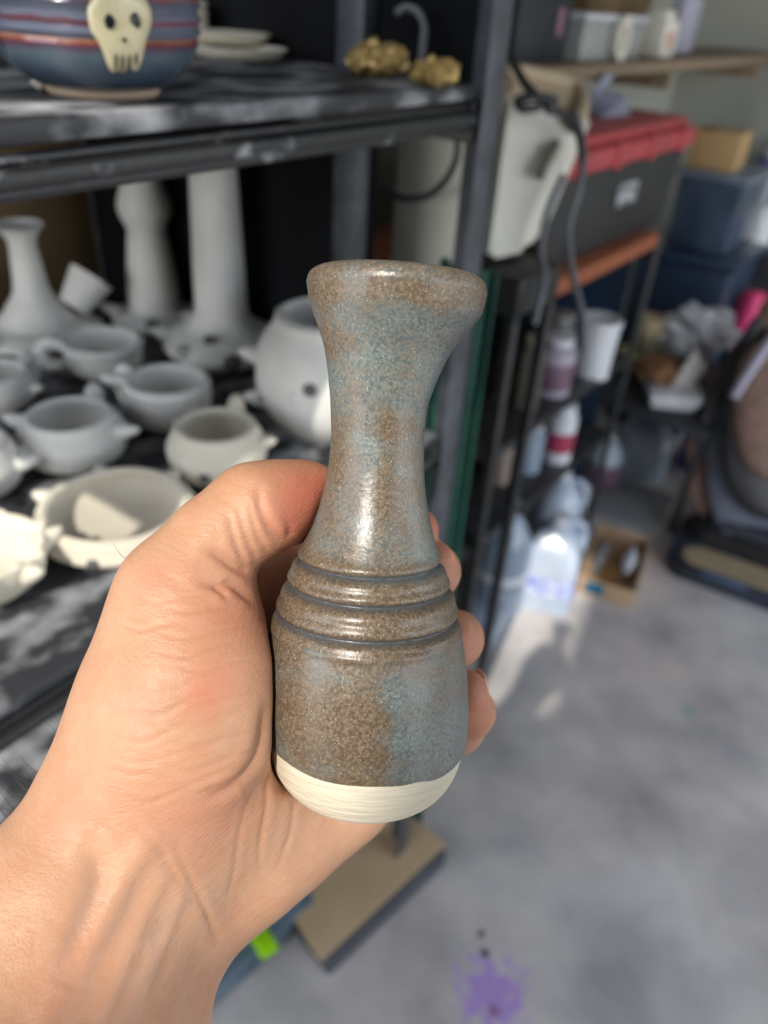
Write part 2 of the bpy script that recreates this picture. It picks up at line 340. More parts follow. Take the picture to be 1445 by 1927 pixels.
# candlesticks
def candle(label, px, py, shaft, body_hw, body_top, m=clay, spk=(), holes=(), cup=False, bulb=False, open_top=None, spout=False):
    base = onz(px, py, ZL); t = thing('candlestick', label, 'candlestick', base, 0, 'unglazed candlesticks at the back of the lower shelf')
    R = px2m(body_hw, base); hb = height(base, body_top)
    prof = [(0, .001), (R * .6, 0), (R * .92, hb * .28), (R, hb * .5), (R * .82, hb * .78), (R * .6, hb * .93)]
    for hw, yy in shaft:
        hz_ = height(base, yy)
        if hz_ < .300: prof.append((px2m(hw, base) * .93, hz_))
    top = prof[-1]; pr = sp2(prof, 5)
    if open_top: pr += [(top[0] - .004, top[1] + .001), (top[0] - .006, top[1] - .004), (top[0] * .35, top[1] - .012), (0, top[1] - .014)]
    else: pr += [(top[0] * .9, top[1] + .002), (0, top[1] + .003)]
    b = bmn(); lathe(b, pr, 56); link('body', b, m, t)
    for a, fz, L, rr in spk:
        b = bmn(); q = radians(a); spike(b, (cos(q) * R * .93, sin(q) * R * .93, hb * fz), (cos(q), sin(q), .5), L, rr); link('spike', b, m, t)
    for a, fz, qq, rr in holes:
        b = bmn(); q = radians(a); blob(b, Vector((cos(q) * R * qq, sin(q) * R * qq, hb * fz)), (rr * .5, rr, rr), 2, rot=Matrix.Rotation(q, 3, 'Z')); link('hole', b, dent, t)
    return t, base, R, hb
t, b1, R1, h1 = candle('unglazed candlestick with flared cup top, left end of the row', 78, 640, [(52, 572), (34, 545), (27, 490), (25, 455), (33, 437), (47, 422)], 115, 598, spk=((-10, .7, .022, .01), (-60, .6, .02, .01), (-110, .6, .02, .01), (-150, .6, .02, .01)), open_top=True)
bm = bmn(); q = loc_of(t, ond(138, 578, proj(b1)[2] - .02)); q2 = loc_of(t, ond(172, 520, proj(b1)[2] - .02))
tube(bm, [q, q2], .02, 20, 1, smooth=False, radii=(.020, .030)); link('spout', bm, clay, t)
t, b2, R2, h2 = candle('unglazed candlestick with swirled bulb near its top, second from left', 296, 612, [(50, 545), (45, 500), (38, 450), (36, 430), (47, 402), (48, 380), (40, 352), (35, 330), (34, 300)], 80, 572, spk=((200, .8, .02, .009), (-20, .7, .02, .009)), holes=((-80, .72, .94, .008),))
bm = bmn(); pts = []
c = loc_of(t, ond(276, 392, proj(b2)[2])); Rb = px2m(48, b2)
for k in range(22):
    a = k * .42; rr = .020 * (1 - k / 24); pts.append(c + Vector((rr * cos(a) , -Rb * .93, rr * sin(a))))
tube(bm, pts, .003, 8, 2); link('swirl', bm, clay, t)
candle('tall plain unglazed candlestick with straight cylindrical shaft, nearest the bottle', 422, 672, [(54, 592), (50, 570), (48, 500), (45, 420), (43, 340), (42, 300)], 110, 606, spk=((190, .6, .022, .01), (-5, .8, .022, .01), (-40, .6, .02, .01), (240, .6, .02, .01)), holes=((-95, .93, .72, .008), (-70, .5, 1.0, .012)))

# ------------------------------------------------------------------ upper shelf
def pot_mat():
    m = bpy.data.materials.new('banded_glaze'); m.use_nodes = True; t = m.node_tree; b = t.nodes['Principled BSDF']; N = t.nodes.new; L = t.links.new
    tc = N('ShaderNodeTexCoord'); sep = N('ShaderNodeSeparateXYZ'); L(tc.outputs['Object'], sep.inputs[0])
    nz = N('ShaderNodeTexNoise'); nz.inputs['Scale'].default_value = 45; nz.inputs['Detail'].default_value = 6; L(tc.outputs['Object'], nz.inputs['Vector'])
    ma = N('ShaderNodeMath'); ma.operation = 'MULTIPLY_ADD'; ma.inputs[1].default_value = 0.008; L(nz.outputs[0], ma.inputs[0]); L(sep.outputs[2], ma.inputs[2])
    mr = N('ShaderNodeMapRange'); mr.inputs['From Min'].default_value = 0.006; mr.inputs['From Max'].default_value = 0.086; L(ma.outputs[0], mr.inputs[0])
    r = N('ShaderNodeValToRGB'); e = r.color_ramp.elements
    st = [(0, (0.024, 0.038, 0.058)), (.17, (0.056, 0.083, 0.122)), (.30, (0.080, 0.120, 0.151)), (.345, (0.104, 0.045, 0.086)), (.375, (0.240, 0.053, 0.036)), (.39, (0.336, 0.165, 0.094)), (.41, (0.136, 0.150, 0.216)), (.47, (0.160, 0.180, 0.245)), (.50, (0.240, 0.053, 0.072)), (.53, (0.176, 0.195, 0.259)), (.62, (0.096, 0.098, 0.144)), (.66, (0.272, 0.068, 0.065)), (.68, (0.160, 0.180, 0.238)), (.8, (0.128, 0.143, 0.194)), (1, (0.096, 0.105, 0.144))]
    while len(e) < len(st): e.new(.5)
    for k, (p, c) in enumerate(st): e[k].position = p; e[k].color = c + (1,)
    L(mr.outputs[0], r.inputs[0]); L(r.outputs[0], b.inputs['Base Color']); b.inputs['Roughness'].default_value = .18; b.inputs['Coat Weight'].default_value = .5
    bp = N('ShaderNodeBump'); bp.inputs['Strength'].default_value = .25; bp.inputs['Distance'].default_value = .003; L(nz.outputs[0], bp.inputs['Height']); L(bp.outputs[0], b.inputs['Normal'])
    return m
base = ond(190, 160, 0.60)
base = onz(196, 176, ZU); dpt = proj(base)[2]
t = thing('skull_pot', 'glossy blue round pot with red bands and a cream skull on its front', 'pot', base)
R = px2m(184, base); bm = bmn(); k = R / .083
prof = sp2([(0, .001), (.040 * k, 0), (.043 * k, .002), (.046 * k, .0045), (.060 * k, .0095), (.075 * k, .021), (.083 * k, .040), (.081 * k, .068), (.068 * k, .100), (.052 * k, .115)], 7)
pr2 = [(r_ + (0.0012 * sin(z_ * 900) if .03 < z_ < .10 else 0), z_) for r_, z_ in prof] + [(.047 * k, .115), (.06 * k, .095), (.07 * k, .05), (.04 * k, .012), (0, .01)]
lathe(bm, pr2, 72); link('pot_body', bm, pot_mat(), t)
bm = bmn(); lathe(bm, [(0, .0003), (.0435 * k, .0), (.0460 * k, .0022), (.0455 * k, .0042), (0, .0043)], 64); link('bare_foot_ring', bm, M('bare_foot', (.55, .40, .28)), t)
# skull applique: outline wrapped round the pot wall
cx, cyz = 232, 52
ctr = ray(228, 70); ang = None
def potpt(px, py, off):
    d = ray(px, py).normalized(); o_ = CC - base
    # march to the wall of the pot
    s = 0.3
    for i in range(4000):
        p = o_ + d * s
        rr = sqrt(p.x ** 2 + p.y ** 2); zz = p.z
        rw = np.interp(zz, [q[1] for q in prof], [q[0] for q in prof])
        if rr < rw + off and zz > 0: return p
        s += .0003
    return o_ + d * 0.55
outline = [(166, 40), (164, 20), (170, 2), (184, -12), (205, -24), (228, -28), (250, -22), (268, -8), (281, 12), (285, 35), (281, 58), (274, 80), (270, 100), (264, 122), (255, 134), (242, 130), (232, 137), (222, 133), (212, 137), (203, 124), (196, 104), (186, 82), (172, 60)]
def patch(name, out, off, mat, parent, n=14, cen=None):
    cen = cen or (sum(p[0] for p in out) / len(out), sum(p[1] for p in out) / len(out)); o2 = smooth_prof([(a, b_, 0) for a, b_ in out + [out[0]]], 4)[:-1]
    bm = bmn(); c0 = bm.verts.new(potpt(*cen, off)); prev = None; rings = []
    for i in range(1, n + 1):
        f = i / n; ring = []
        for p in o2:
            q = potpt(cen[0] + (p.x - cen[0]) * f, cen[1] + (p.y - cen[1]) * f, off * (1 - max(0, f - .8) ** 2 * 12) if off > .001 else off); ring.append(bm.verts.new(q))
        rings.append(ring)
    K = len(o2)
    for k in range(K): bm.faces.new((c0, rings[0][k], rings[0][(k + 1) % K]))
    for i in range(n - 1):
        for k in range(K): bm.faces.new((rings[i][k], rings[i + 1][k], rings[i + 1][(k + 1) % K], rings[i][(k + 1) % K]))
    # skirt to the pot wall
    sk = [bm.verts.new(v.co * 1 + Vector((-v.co.x, -v.co.y, 0)).normalized() * (off + .002)) for v in rings[-1]]
    for k in range(K): bm.faces.new((rings[-1][k], sk[k], sk[(k + 1) % K], rings[-1][(k + 1) % K]))
    return link(name, bm, mat, parent)
sk = patch('skull', outline, .005, skullm, t, 10)
hole_m = M('glossy_black', (.006, .009, .012), (.01, .014, .018), 10, .12)
patch('eye_socket', [(194, 36), (200, 24), (208, 24), (217, 34), (219, 46), (214, 56), (206, 58), (198, 52)], .0062, hole_m, sk, 4)
patch('eye_socket', [(243, 30), (250, 21), (258, 22), (266, 36), (267, 50), (261, 57), (252, 50), (245, 42)], .0062, hole_m, sk, 4)
patch('nose_hole', [(230, 76), (233, 69), (237, 70), (240, 78), (236, 82), (231, 81)], .0062, hole_m, sk, 3)
for x0, y0, y1 in ((217, 98, 130), (230, 100, 134), (243, 100, 132), (256, 98, 124)):
    patch('tooth_gap', [(x0, y0), (x0 + 3, y0), (x0 + 4, (y0 + y1) / 2), (x0 + 3, y1), (x0, y1), (x0 - 1, (y0 + y1) / 2)], .0062, hole_m, sk, 3)
b = bmn(); p = onz(80, 170, ZU); blob(b, (0, 0, .006), (.006, .006, .006), 3, .15); tag(link('clay_crumb', b, clay_w, loc=p), 'small white clay crumb beside the foot of the skull pot', 'clay crumb')
# stacked slabs and dishes behind the skull pot
z = ZU
for nm, lab, cx_, cy_, hw, th in (('clay_plate', 'lowest and widest pale clay plate behind the skull pot', 445, 108, 95, .010), ('clay_plate', 'middle pale clay plate of the stack behind the skull pot', 420, 98, 90, .009)):
    p = onz(cx_, cy_, ZU); p = Vector((p.x, p.y, z)) if nm else p
    R = px2m(hw, p) ; b = bmn(); lathe(b, sp2([(0, 0), (R * .75, 0), (R * .97, th * .8), (R, th)], 4) + [(R * .93, th), (R * .7, th * .45), (0, th * .4)], 48)
    tag(link(nm, b, clay_w, loc=p), lab, 'plate', 'pale clay plates stacked on the upper shelf'); z += th * .62 + .0012 if nm else 0
    z = p.z + th
pp = onz(372, 88, ZU); b = bmn()
for k in range(3): lathe(b, [(0, k * .009), (.022 - k * .001, k * .009), (.024, k * .009 + .004), (.022, k * .009 + .0085), (0, k * .009 + .0085)], 32)
tag(link('clay_stack_pot', b, clay_w, loc=(pp.x - .01, pp.y, z)), 'small ribbed pale clay pot on top of the stacked plates', 'pot')
# gold lumpy pieces
def on_board(px, emax):
    py = 100
    while onz(px, py, ZU).dot(EV) > emax: py += .5
    return onz(px, py, ZU)
for lab, cx_, em_, hw in (('lumpy gold glazed piece nearer the skull pot on the upper shelf', 712, .655, 58), ('lumpy gold glazed piece next to the corner post on the upper shelf', 818, .640, 47)):
    p = on_board(cx_, em_); s = px2m(hw, p); b = bmn()
    for k in range(7):
        a = k * 2.4; rr = s * .52 * (0 if k == 0 else 1); blob(b, (rr * cos(a), rr * sin(a) * .8, s * .42 + .1 * s * (k % 2)), (s * .5, s * .48, s * .42), 3, .35, freq=2.5, seed=k + hw)
    blob(b, (-s * .2, 0, s * .85), (s * .2, s * .2, s * .24), 2, .3, seed=hw)
    tag(link('gold_ornament', b, gold, loc=p), lab, 'ornament', 'gold ceramics on the upper shelf')
b = bmn(); q = on_board(782, .685); L0 = [ond(x, y, proj(q)[2]) - q for x, y in ((745, 25), (762, 14), (785, 22), (798, 48), (796, 80), (790, 130))]
L0[-1].z = 0.004
tube(b, L0, .0035, 8, 5); tag(link('metal_hook', b, cable_g, loc=q), 'grey curved metal hook standing behind the gold pieces', 'hook')

# ------------------------------------------------------------------ under the shelving, near the floor
tb = onz(560, 1790, 0)
t = thing('flat_tray', 'slate blue flat plastic tray with pale lid on the floor under the shelving', 'tray', onz(430, 1800, 0), YAW - radians(8))
bm = bmn(); box(bm, (-.03, -.02, .03), (.16, .34, .06), .008); link('tray_body', bm, M('slate_tray', (.06, .10, .14), (.16, .21, .26), 14, .4, lo=.4, hi=.7), t)
bm = bmn(); box(bm, (-.035, .075, .066), (.13, .14, .012), .004); link('pale_lid', bm, M('pale_lid', (.42, .48, .55), (.52, .58, .62), 10, .5), t)
o = bmn(); box(o, (0, 0, .009), (.045, .034, .018), .004, taper=.6)
p = onz(498, 1785, .072); tag(link('lime_cap', o, lime, loc=(p.x, p.y, .072), rot=(0, 0, -.9)), 'bright lime green plastic cap on the slate tray under the wrist', 'cap')
# cardboard sheet lying on a dark slab added as its shadow band
zc = .055
c4 = [onz(x, y, zc) for x, y in ((603, 1808), (838, 1588), (700, 1470), (530, 1690))]
cen = sum(c4, Vector()) / 4; bm = bmn(); vs = [bm.verts.new(p - cen) for p in c4]; f = bm.faces.new(vs)
bmesh.ops.recalc_face_normals(bm, faces=bm.faces); r = bmesh.ops.extrude_face_region(bm, geom=[f]); bmesh.ops.translate(bm, verts=[v for v in r['geom'] if isinstance(v, bmesh.types.BMVert)], vec=(0, 0, -.005)); bmesh.ops.recalc_face_normals(bm, faces=bm.faces)
tag(link('cardboard_piece', bm, card, loc=cen, smooth=False), 'tan cardboard piece with square corners lying low beneath the held bottle', 'cardboard')
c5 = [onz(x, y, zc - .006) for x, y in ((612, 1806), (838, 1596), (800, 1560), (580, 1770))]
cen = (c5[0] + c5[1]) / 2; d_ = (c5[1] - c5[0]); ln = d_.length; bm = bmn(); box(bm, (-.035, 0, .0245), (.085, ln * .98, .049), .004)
tag(link('shadow_slab', bm, M('shadow_dark', (.05, .055, .07), (.07, .075, .09), 20, .5), loc=(cen.x, cen.y, 0), rot=(0, 0, -atan2(d_.x, d_.y))), 'dark slab standing in for the shadow along the cardboard piece', 'shadow slab')

# ------------------------------------------------------------------ between the two shelving units
def boxthing(name, label, cat, e0, e1, n0, n1, z0, z1, m, bev=.01, taper=None, group=None, rz=0):
    bm = bmn(); box(bm, (0, 0, (z1 - z0) / 2), (abs(n1 - n0), abs(e1 - e0), z1 - z0), bev, taper=taper)
    return tag(link(name, bm, m, loc=W((e0 + e1) / 2, (n0 + n1) / 2, z0), rot=(0, 0, YAW + rz)), label, cat, group)
# cream cabinet seen between the posts
pl = one(722, 400, .83); pr_ = one(884, 400, .83); zb = 0
t = thing('cream_panel', 'tall cream panel standing behind the shelving corner post', 'panel', W(.86, (en(pl)[1] + en(pr_)[1]) / 2, 0), YAW)
w_ = en(pr_)[1] - en(pl)[1]; topz = one(800, 225, .83).z
bm = bmn(); box(bm, (0, 0, topz / 2 + .02), (w_, .02, topz + .04), .004); link('panel_body', bm, cream, t)
# hose loop
pts = [one(x, y, .80) for x, y in ((862, 262), (858, 300), (838, 340), (805, 368), (765, 374), (735, 362), (715, 340))]
o_ = pts[3].copy(); b = bmn(); tube(b, [p - o_ for p in pts], .0042, 10, 6); tag(link('hose', b, cable, loc=o_), 'black hose drooping in an arc in front of the cream panel', 'hose')
# green mesh curtain beyond
pa = one(805, 700, .93); pb = one(925, 700, .93)
b = bmn(); n0, n1 = en(one(806, 720, .79))[1] , en(one(930, 560, .79))[1]
z1 = one(900, 505, .79).z; K = 40
rows = []
for i in range(K + 1):
    f = i / K; x = (n1 - n0) * (f - .5); y = .008 * sin(f * 22)
    rows.append([b.verts.new((x, y, 0.02)), b.verts.new((x, y, z1)), b.verts.new((x, y + .003, z1)), b.verts.new((x, y + .003, 0.02))])
for i in range(K):
    for j in range(4): b.faces.new((rows[i][j], rows[i + 1][j], rows[i + 1][(j + 1) % 4], rows[i][(j + 1) % 4]))
b.faces.new(rows[0]); b.faces.new(list(reversed(rows[-1])))
tag(link('green_netting', b, green, loc=W(.79, (n0 + n1) / 2, 0), rot=(0, 0, YAW)), 'green folded netting hanging behind the shelving corner post', 'netting')

# ------------------------------------------------------------------ second shelving unit along the wall
BN, BN0, BE0, BE1 = -.63, -1.10, 1.27, 2.02
ub = thing('shelving_unit', 'dark shelving unit along the wall with jars, buckets and a red lidded tote', 'shelf', W((BE0 + BE1) / 2, (BN + BN0) / 2, 0), YAW)
def lb(e, n, z): return Vector((n - (BN + BN0) / 2, e - (BE0 + BE1) / 2, z))
def bbox(name, e0, e1, n0, n1, z0, z1, m, bev=.002):
    bm = bmn(); box(bm, (lb(e0, n0, z0) + lb(e1, n1, z1)) / 2, (abs(n1 - n0), abs(e1 - e0), z1 - z0), bev); return link(name, bm, m, ub)
for z in (.33, .56): bbox('shelf_board', BE0, BE1, BN0, BN, z - .02, z, blackmet)
bbox('wooden_shelf_board', BE0 + .03, BE1 - .05, BN0, BN + .012, .865, .90, wood_o)
for e in (BE0, BE1):
    for n in (BN, BN0): bbox('post', e - .018, e + .018, n - .004, n + .03 if n < -1 else n + .004, 0, .895, blackmet)
bbox('end_panel', BE1 + .02, BE1 + .024, BN0, BN - .06, 0, .89, navy)
bbox('back_panel', BE0, BE1, BN0 - .012, BN0 - .008, 0, .89, blackback)
# tote with red lid
e0 = en(onn(1040, 400, BN))[0]; e1 = en(onn(1290, 330, BN))[0]
t = thing('storage_tote', 'black storage tote with a bright red lid on the upper board of the wall shelving', 'tote', W((e0 + e1) / 2, BN - .15, .90), YAW)
zt = onn(1290, 270, BN).z; zt = .90 + .185
Lt = e1 - e0
bm = bmn(); box(bm, (0, 0, .0925), (.28, Lt * .97, .185), .015, taper=.92); link('tote_body', bm, black, t)
bm = bmn(); box(bm, (0, 0, .205), (.31, Lt, .045), .012); box(bm, (0, 0, .235), (.27, Lt * .92, .025), .010)
for q in (-.4, -.15, .1, .36): box(bm, (.15, q * Lt, .205), (.018, .03, .05), .004)
link('lid', bm, red, t)
bm = bmn(); box(bm, (.139, .02, .115), (.002, .11, .045), .0008); link('paper_label', bm, M('dull_label', (.38, .40, .42), (.12, .12, .13), 40, .6, lo=.5, hi=.6, stretch=(1, .3, 3)), t)
# upper wall shelf of wood
zs = 1.245
p0 = onn(1075, 150, -.80); p1 = onn(1470, 130, -.80)
tsh = thing('wall_shelf', 'long wooden wall shelf high on the grey wall', 'shelf', W(2.4, -.95, zs), YAW)
bm = bmn(); box(bm, (0, 0, -.0125), (.33, 2.5, .025), .002); link('shelf_plank', bm, wood, tsh)
for e in (-.9, 0, .9):
    bm = bmn(); box(bm, (-.02, e, -.05), (.28, .02, .05), .002); link('bracket', bm, wood, tsh)
# items on the wall shelf
def place(px, py, z): return onz(px, py, z)
p = Vector(onn(1140, 136, -.86)); ee = p.dot(EV)
cl = M('clear_bin', (.36, .38, .36), (.28, .30, .29), 10, .3, coat=.3)
def wallitem(name, lab, cat, x0, x1, ytop, n, dep, m, z=zs, bev=.008, ybase=140):
    a = onn(x0, ybase, n).dot(EV); b_ = onn(x1, ybase, n).dot(EV); zt = onn((x0 + x1) / 2, ytop, n).z
    t = thing(name, lab, cat, W((a + b_) / 2, n - dep / 2, z), YAW); bm = bmn(); box(bm, (0, 0, (zt - z) / 2), (dep, b_ - a, zt - z), bev); link('body', bm, m, t); return t, b_ - a, zt - z
t, w_, h_ = wallitem('clear_bin', 'clear plastic bin of supplies on the wall shelf, left of the white jug', 'bin', 1086, 1196, 38, -.84, .16, cl)
bm = bmn(); box(bm, (0, 0, h_ + .005), (.17, w_ * 1.04, .012), .004); link('lid', bm, white, t)
bm = bmn()
pr = [(.034, -.008), (.034, .008), (.022, .008), (.022, -.008), (.034, -.008)]
rows = lathe(bm, pr[:4], 36); bmesh.ops.rotate(bm, verts=bm.verts, cent=(0, 0, 0), matrix=R3('Y', pi / 2)); bmesh.ops.scale(bm, verts=bm.verts, vec=(1, 1.0, 1.35)); bmesh.ops.translate(bm, verts=bm.verts, vec=(0, 0, .046))
tag(link('tape_roll', bm, cream, loc=W((onn(1160, 140, -.82)).dot(EV), -.826, zs), rot=(0, 0, YAW)), 'cream roll of tape leaning on the clear bin on the wall shelf', 'tape roll')
a = onn(1240, 138, -.84); R = px2m(36, a)
t = thing('white_jug', 'white plastic jug with small red picture label on the wall shelf', 'jug', W(a.dot(EV), -.87, zs), YAW)
hh = onn(1240, 18, -.84).z - zs; bm = bmn(); box(bm, (0, 0, hh * .42), (R * 1.7, R * 2, hh * .84), .015); box(bm, (0, 0, hh * .9), (R * 1.2, R * 1.5, hh * .2), .01); link('jug_body', bm, cream, t)
bm = bmn(); box(bm, (.0, R * 1.25, hh * .62), (.02, R * .6, .02), .006); link('handle', bm, cream, t)
bm = bmn(); box(bm, (R * .86, -R * .25, hh * .35), (.002, R * .95, hh * .42), .0006); link('picture_label', bm, M('red_pic', (.55, .25, .22), (.5, .46, .38), 25, .5, lo=.4, hi=.6), t)
t, w_, h_ = wallitem('dark_box', 'dark navy box with a pink sticker on the wall shelf next to the shelving post', 'box', 962, 1058, -30, -.86, .14, M('dark_navy_box', (.010, .014, .022), (.018, .022, .032)))
bm = bmn(); box(bm, (.071, w_ * .28, h_ * .55), (.002, .02, .05), .0005); link('sticker', bm, M('dusty_pink', (.36, .18, .24)), t)
wallitem('spray_can', 'slim lavender grey can on the wall shelf, right of the white jug', 'can', 1262, 1292, -10, -.93, .04, lav)
bq = wallitem('brown_carton', 'brown carton seen at the top edge above the clear bin', 'carton', 1085, 1200, -60, -.98, .1, card_d)
# framed picture on the wall
pa = onn(1432, 40, WN + .02); t = thing('picture_frame', 'white framed picture at the top right corner of the wall', 'picture', pa, YAW)
bm = bmn(); box(bm, (0, .14, 0), (.02, .30, .26), .003); link('frame', bm, white, t)
bm = bmn(); box(bm, (.011, .14, 0), (.003, .27, .23), .001); link('print', bm, M('dark_print', (.03, .03, .03), (.35, .14, .08), 9, .4), t)

# papers and small things above the tote
def blobthing(name, lab, cat, px, py, z, s, m, amp=.3, seed=0, group=None, rz=0, sub=4, freq=2.2):
    p = onz(px, py, z); b = bmn(); s = [px2m(v, p) for v in s]; blob(b, (0, 0, s[2] * .9), s, sub, amp, seed=seed, freq=freq)
    for v in b.verts:
        if v.co.z < 0.0005: v.co.z = 0.0005
    return tag(link(name, b, m, loc=p, rot=(0, 0, rz)), lab, cat, group)
zl_ = .90 + .2475
b = bmn()
for k in range(5): box(b, (0, 0, .004 + k * .008), (.10, .13, .006), .002, rot=R3('Z', .15 * k - .3))
box(b, (0.0, 0, .058), (.004, .12, .05), .001, rot=R3('Y', .5))
pp = onz(1255, 232, zl_); e_, n_ = en(pp)
tag(link('paper_stack', b, M('lilac_paper', (.36, .38, .48), (.30, .32, .42), 12, .7), loc=W(min(e_, e1 - .07), -.79, zl_), rot=(0, 0, YAW + .2)), 'pale lilac loose papers lying on the red tote lid', 'paper')
# dark navy bins beyond the unit
NE0, NE1 = 2.08, 2.85
nl = en(one(1165, 560, 2.74))[1]; nr = en(one(1392, 500, 2.74))[1]; ztn = one(1290, 478, 2.74).z
t = thing('navy_bin', 'large navy blue bin behind the clutter table, under the blue tote', 'bin', W(2.92, (nl + nr) / 2, 0), YAW)
bm = bmn(); box(bm, (0, 0, (ztn - .03) / 2), (nr - nl - .03, .36, ztn - .03), .03, taper=.9); link('bin_body', bm, navy, t)
bm = bmn(); box(bm, (0, 0, ztn - .015), (nr - nl, .40, .03), .012); link('lid', bm, navy, t)
nl2 = en(one(1245, 420, 2.76))[1]; nr2 = en(one(1388, 420, 2.76))[1]; z1 = one(1320, 322, 2.76).z
t = thing('blue_tote', 'blue tinted translucent tote under the small cardboard box', 'tote', W(2.93, (nl2 + nr2) / 2, ztn + .001), YAW)
hb = z1 - ztn - .002
bm = bmn(); box(bm, (0, 0, (hb - .02) / 2), (nr2 - nl2 - .02, .32, hb - .02), .02, taper=.92); link('tote_body', bm, M('blue_tote', (.028, .045, .08), (.06, .085, .135), 9, .3, coat=.3), t)
bm = bmn(); box(bm, (0, 0, hb - .011), (nr2 - nl2, .34, .022), .008); link('lid', bm, M('pale_lid2', (.18, .22, .28), (.14, .17, .23), 9, .4), t)
nl3 = en(one(1292, 290, 2.80))[1]; nr3 = en(one(1384, 290, 2.80))[1]; z3 = one(1335, 246, 2.80).z
t = thing('cardboard_box', 'small tan cardboard box on the blue tote beside the red lidded tote', 'box', W(2.88, (nl3 + nr3) / 2, z1 + .0005), YAW + .06)
bm = bmn(); box(bm, (0, 0, (z3 - z1) / 2), (nr3 - nl3, .15, z3 - z1), .002); link('box_body', bm, M('tan_card', (.46, .30, .14), (.40, .26, .12), 12, .8), t)
bm = bmn(); box(bm, (0, 0, z3 - z1 + .0006), (.03, .151, .0015), .0005); link('tape_strip', bm, tan, t)

# bin upright with tan rim (white) between the posts
bp_ = ond(935, 500, 1.12)
t = thing('white_bin', 'tall white plastic bin with tan rolled rim and black cable hung over it', 'bin', (0, 0, 0))
# tapered shell built from four photographed corners at its real distance
dd = 1.16
def cp(x, y, d=dd): return ond(x, y, d)
b = bmn()
front_t = [cp(948, 165, 1.16), cp(1085, 235, 1.20)]; front_b = [cp(905, 497, 1.18), cp(990, 478, 1.22)]
back = Vector((.06, .17, 0))
q = [front_t[0], front_t[1], front_b[1], front_b[0]]
org = (q[2] + q[3]) / 2; t.location = org
def grid(b, P, bk, n=8):
    F = [[P[0].lerp(P[1], i / n).lerp(P[3].lerp(P[2], i / n), j / n) for i in range(n + 1)] for j in range(n + 1)]
    return F
qa = [v - org for v in q]; qb = [v + back * (.8 if k > 1 else 1) for k, v in enumerate(qa)]
va = [b.verts.new(v) for v in qa]; vb = [b.verts.new(v) for v in qb]
b.faces.new(va); b.faces.new(list(reversed(vb)))
for k in range(4): b.faces.new((va[k], vb[k], vb[(k + 1) % 4], va[(k + 1) % 4]))
bmesh.ops.recalc_face_normals(b, faces=b.faces); bmesh.ops.bevel(b, geom=list(b.edges), offset=.012, segments=4, affect='EDGES')
link('bin_body', b, cream, t)
b = bmn(); pts = [cp(x, y, d) - org for x, y, d in ((950, 160, 1.15), (955, 135, 1.18), (1010, 142, 1.22), (1070, 158, 1.26), (1094, 180, 1.25), (1092, 215, 1.21), (1075, 238, 1.19))]
tube(b, pts, .012, 14, 6)
P = [cp(952, 150, 1.17) - org, cp(1080, 165, 1.25) - org, cp(1080, 232, 1.21) - org, cp(950, 180, 1.17) - org]
vs = [b.verts.new(v) for v in P]; vs2 = [b.verts.new(v + Vector((.01, .03, 0))) for v in P]; b.faces.new(vs); b.faces.new(list(reversed(vs2)))
for k in range(4): b.faces.new((vs[k], vs2[k], vs2[(k + 1) % 4], vs[(k + 1) % 4]))
link('tan_rim', b, tan, t)
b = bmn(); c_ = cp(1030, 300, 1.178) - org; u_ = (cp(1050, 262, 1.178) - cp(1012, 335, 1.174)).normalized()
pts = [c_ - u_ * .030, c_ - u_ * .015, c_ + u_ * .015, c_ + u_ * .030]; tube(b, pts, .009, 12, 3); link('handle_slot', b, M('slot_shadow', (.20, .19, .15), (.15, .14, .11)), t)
# support under the bin
eb, nb = en(org)
st = thing('steel_stand', 'dark steel stand under the white bin, between the netting and the jars', 'stand', W(eb + .02, nb - .05, 0), YAW)
zt_ = org.z - .010
bm = bmn(); box(bm, (0, 0, zt_ - .03), (.22, .14, .06), .004); link('top', bm, black, st)
for sx_ in (-1, 1):
    for sy_ in (-1, 1):
        bm = bmn(); box(bm, (sx_ * .10, sy_ * .06, (zt_ - .06) / 2), (.018, .018, zt_ - .06), .002); link('leg', bm, blackmet, st)
for zz in (.30, .70):
    bm = bmn(); box(bm, (0, -.06, zz), (.20, .014, .03), .002); link('crossbar', bm, blackmet, st)
# cables
def cablething(lab, pts, r, m, name='cable'):
    P = [ond(*p) for p in pts]; o_ = P[-1].copy(); b = bmn(); tube(b, [p - o_ for p in P], r, 10, 7); return tag(link(name, b, m, loc=o_), lab, 'cable')
cablething('black cable knotted over the rim of the white bin', [(965, 118, 1.13), (990, 160, 1.13), (1020, 195, 1.13), (985, 205, 1.12), (975, 188, 1.12), (1010, 182, 1.12), (1045, 190, 1.13), (1030, 205, 1.13), (1060, 215, 1.14), (1088, 250, 1.15), (1096, 300, 1.16)], .0065, cable)
cablething('grey cable hanging in front of the black tote with red lid', [(1085, 215, 1.18), (1098, 290, 1.18), (1088, 360, 1.18), (1070, 430, 1.2), (1078, 520, 1.2), (1098, 600, 1.2), (1100, 660, 1.22)], .0055, cable_g)
cablething('grey cable loop hanging beside the reddish wooden board', [(1060, 330, 1.17), (1030, 400, 1.17), (1018, 470, 1.17), (1024, 520, 1.17), (1015, 570, 1.17), (1005, 610, 1.18)], .0055, cable_g)

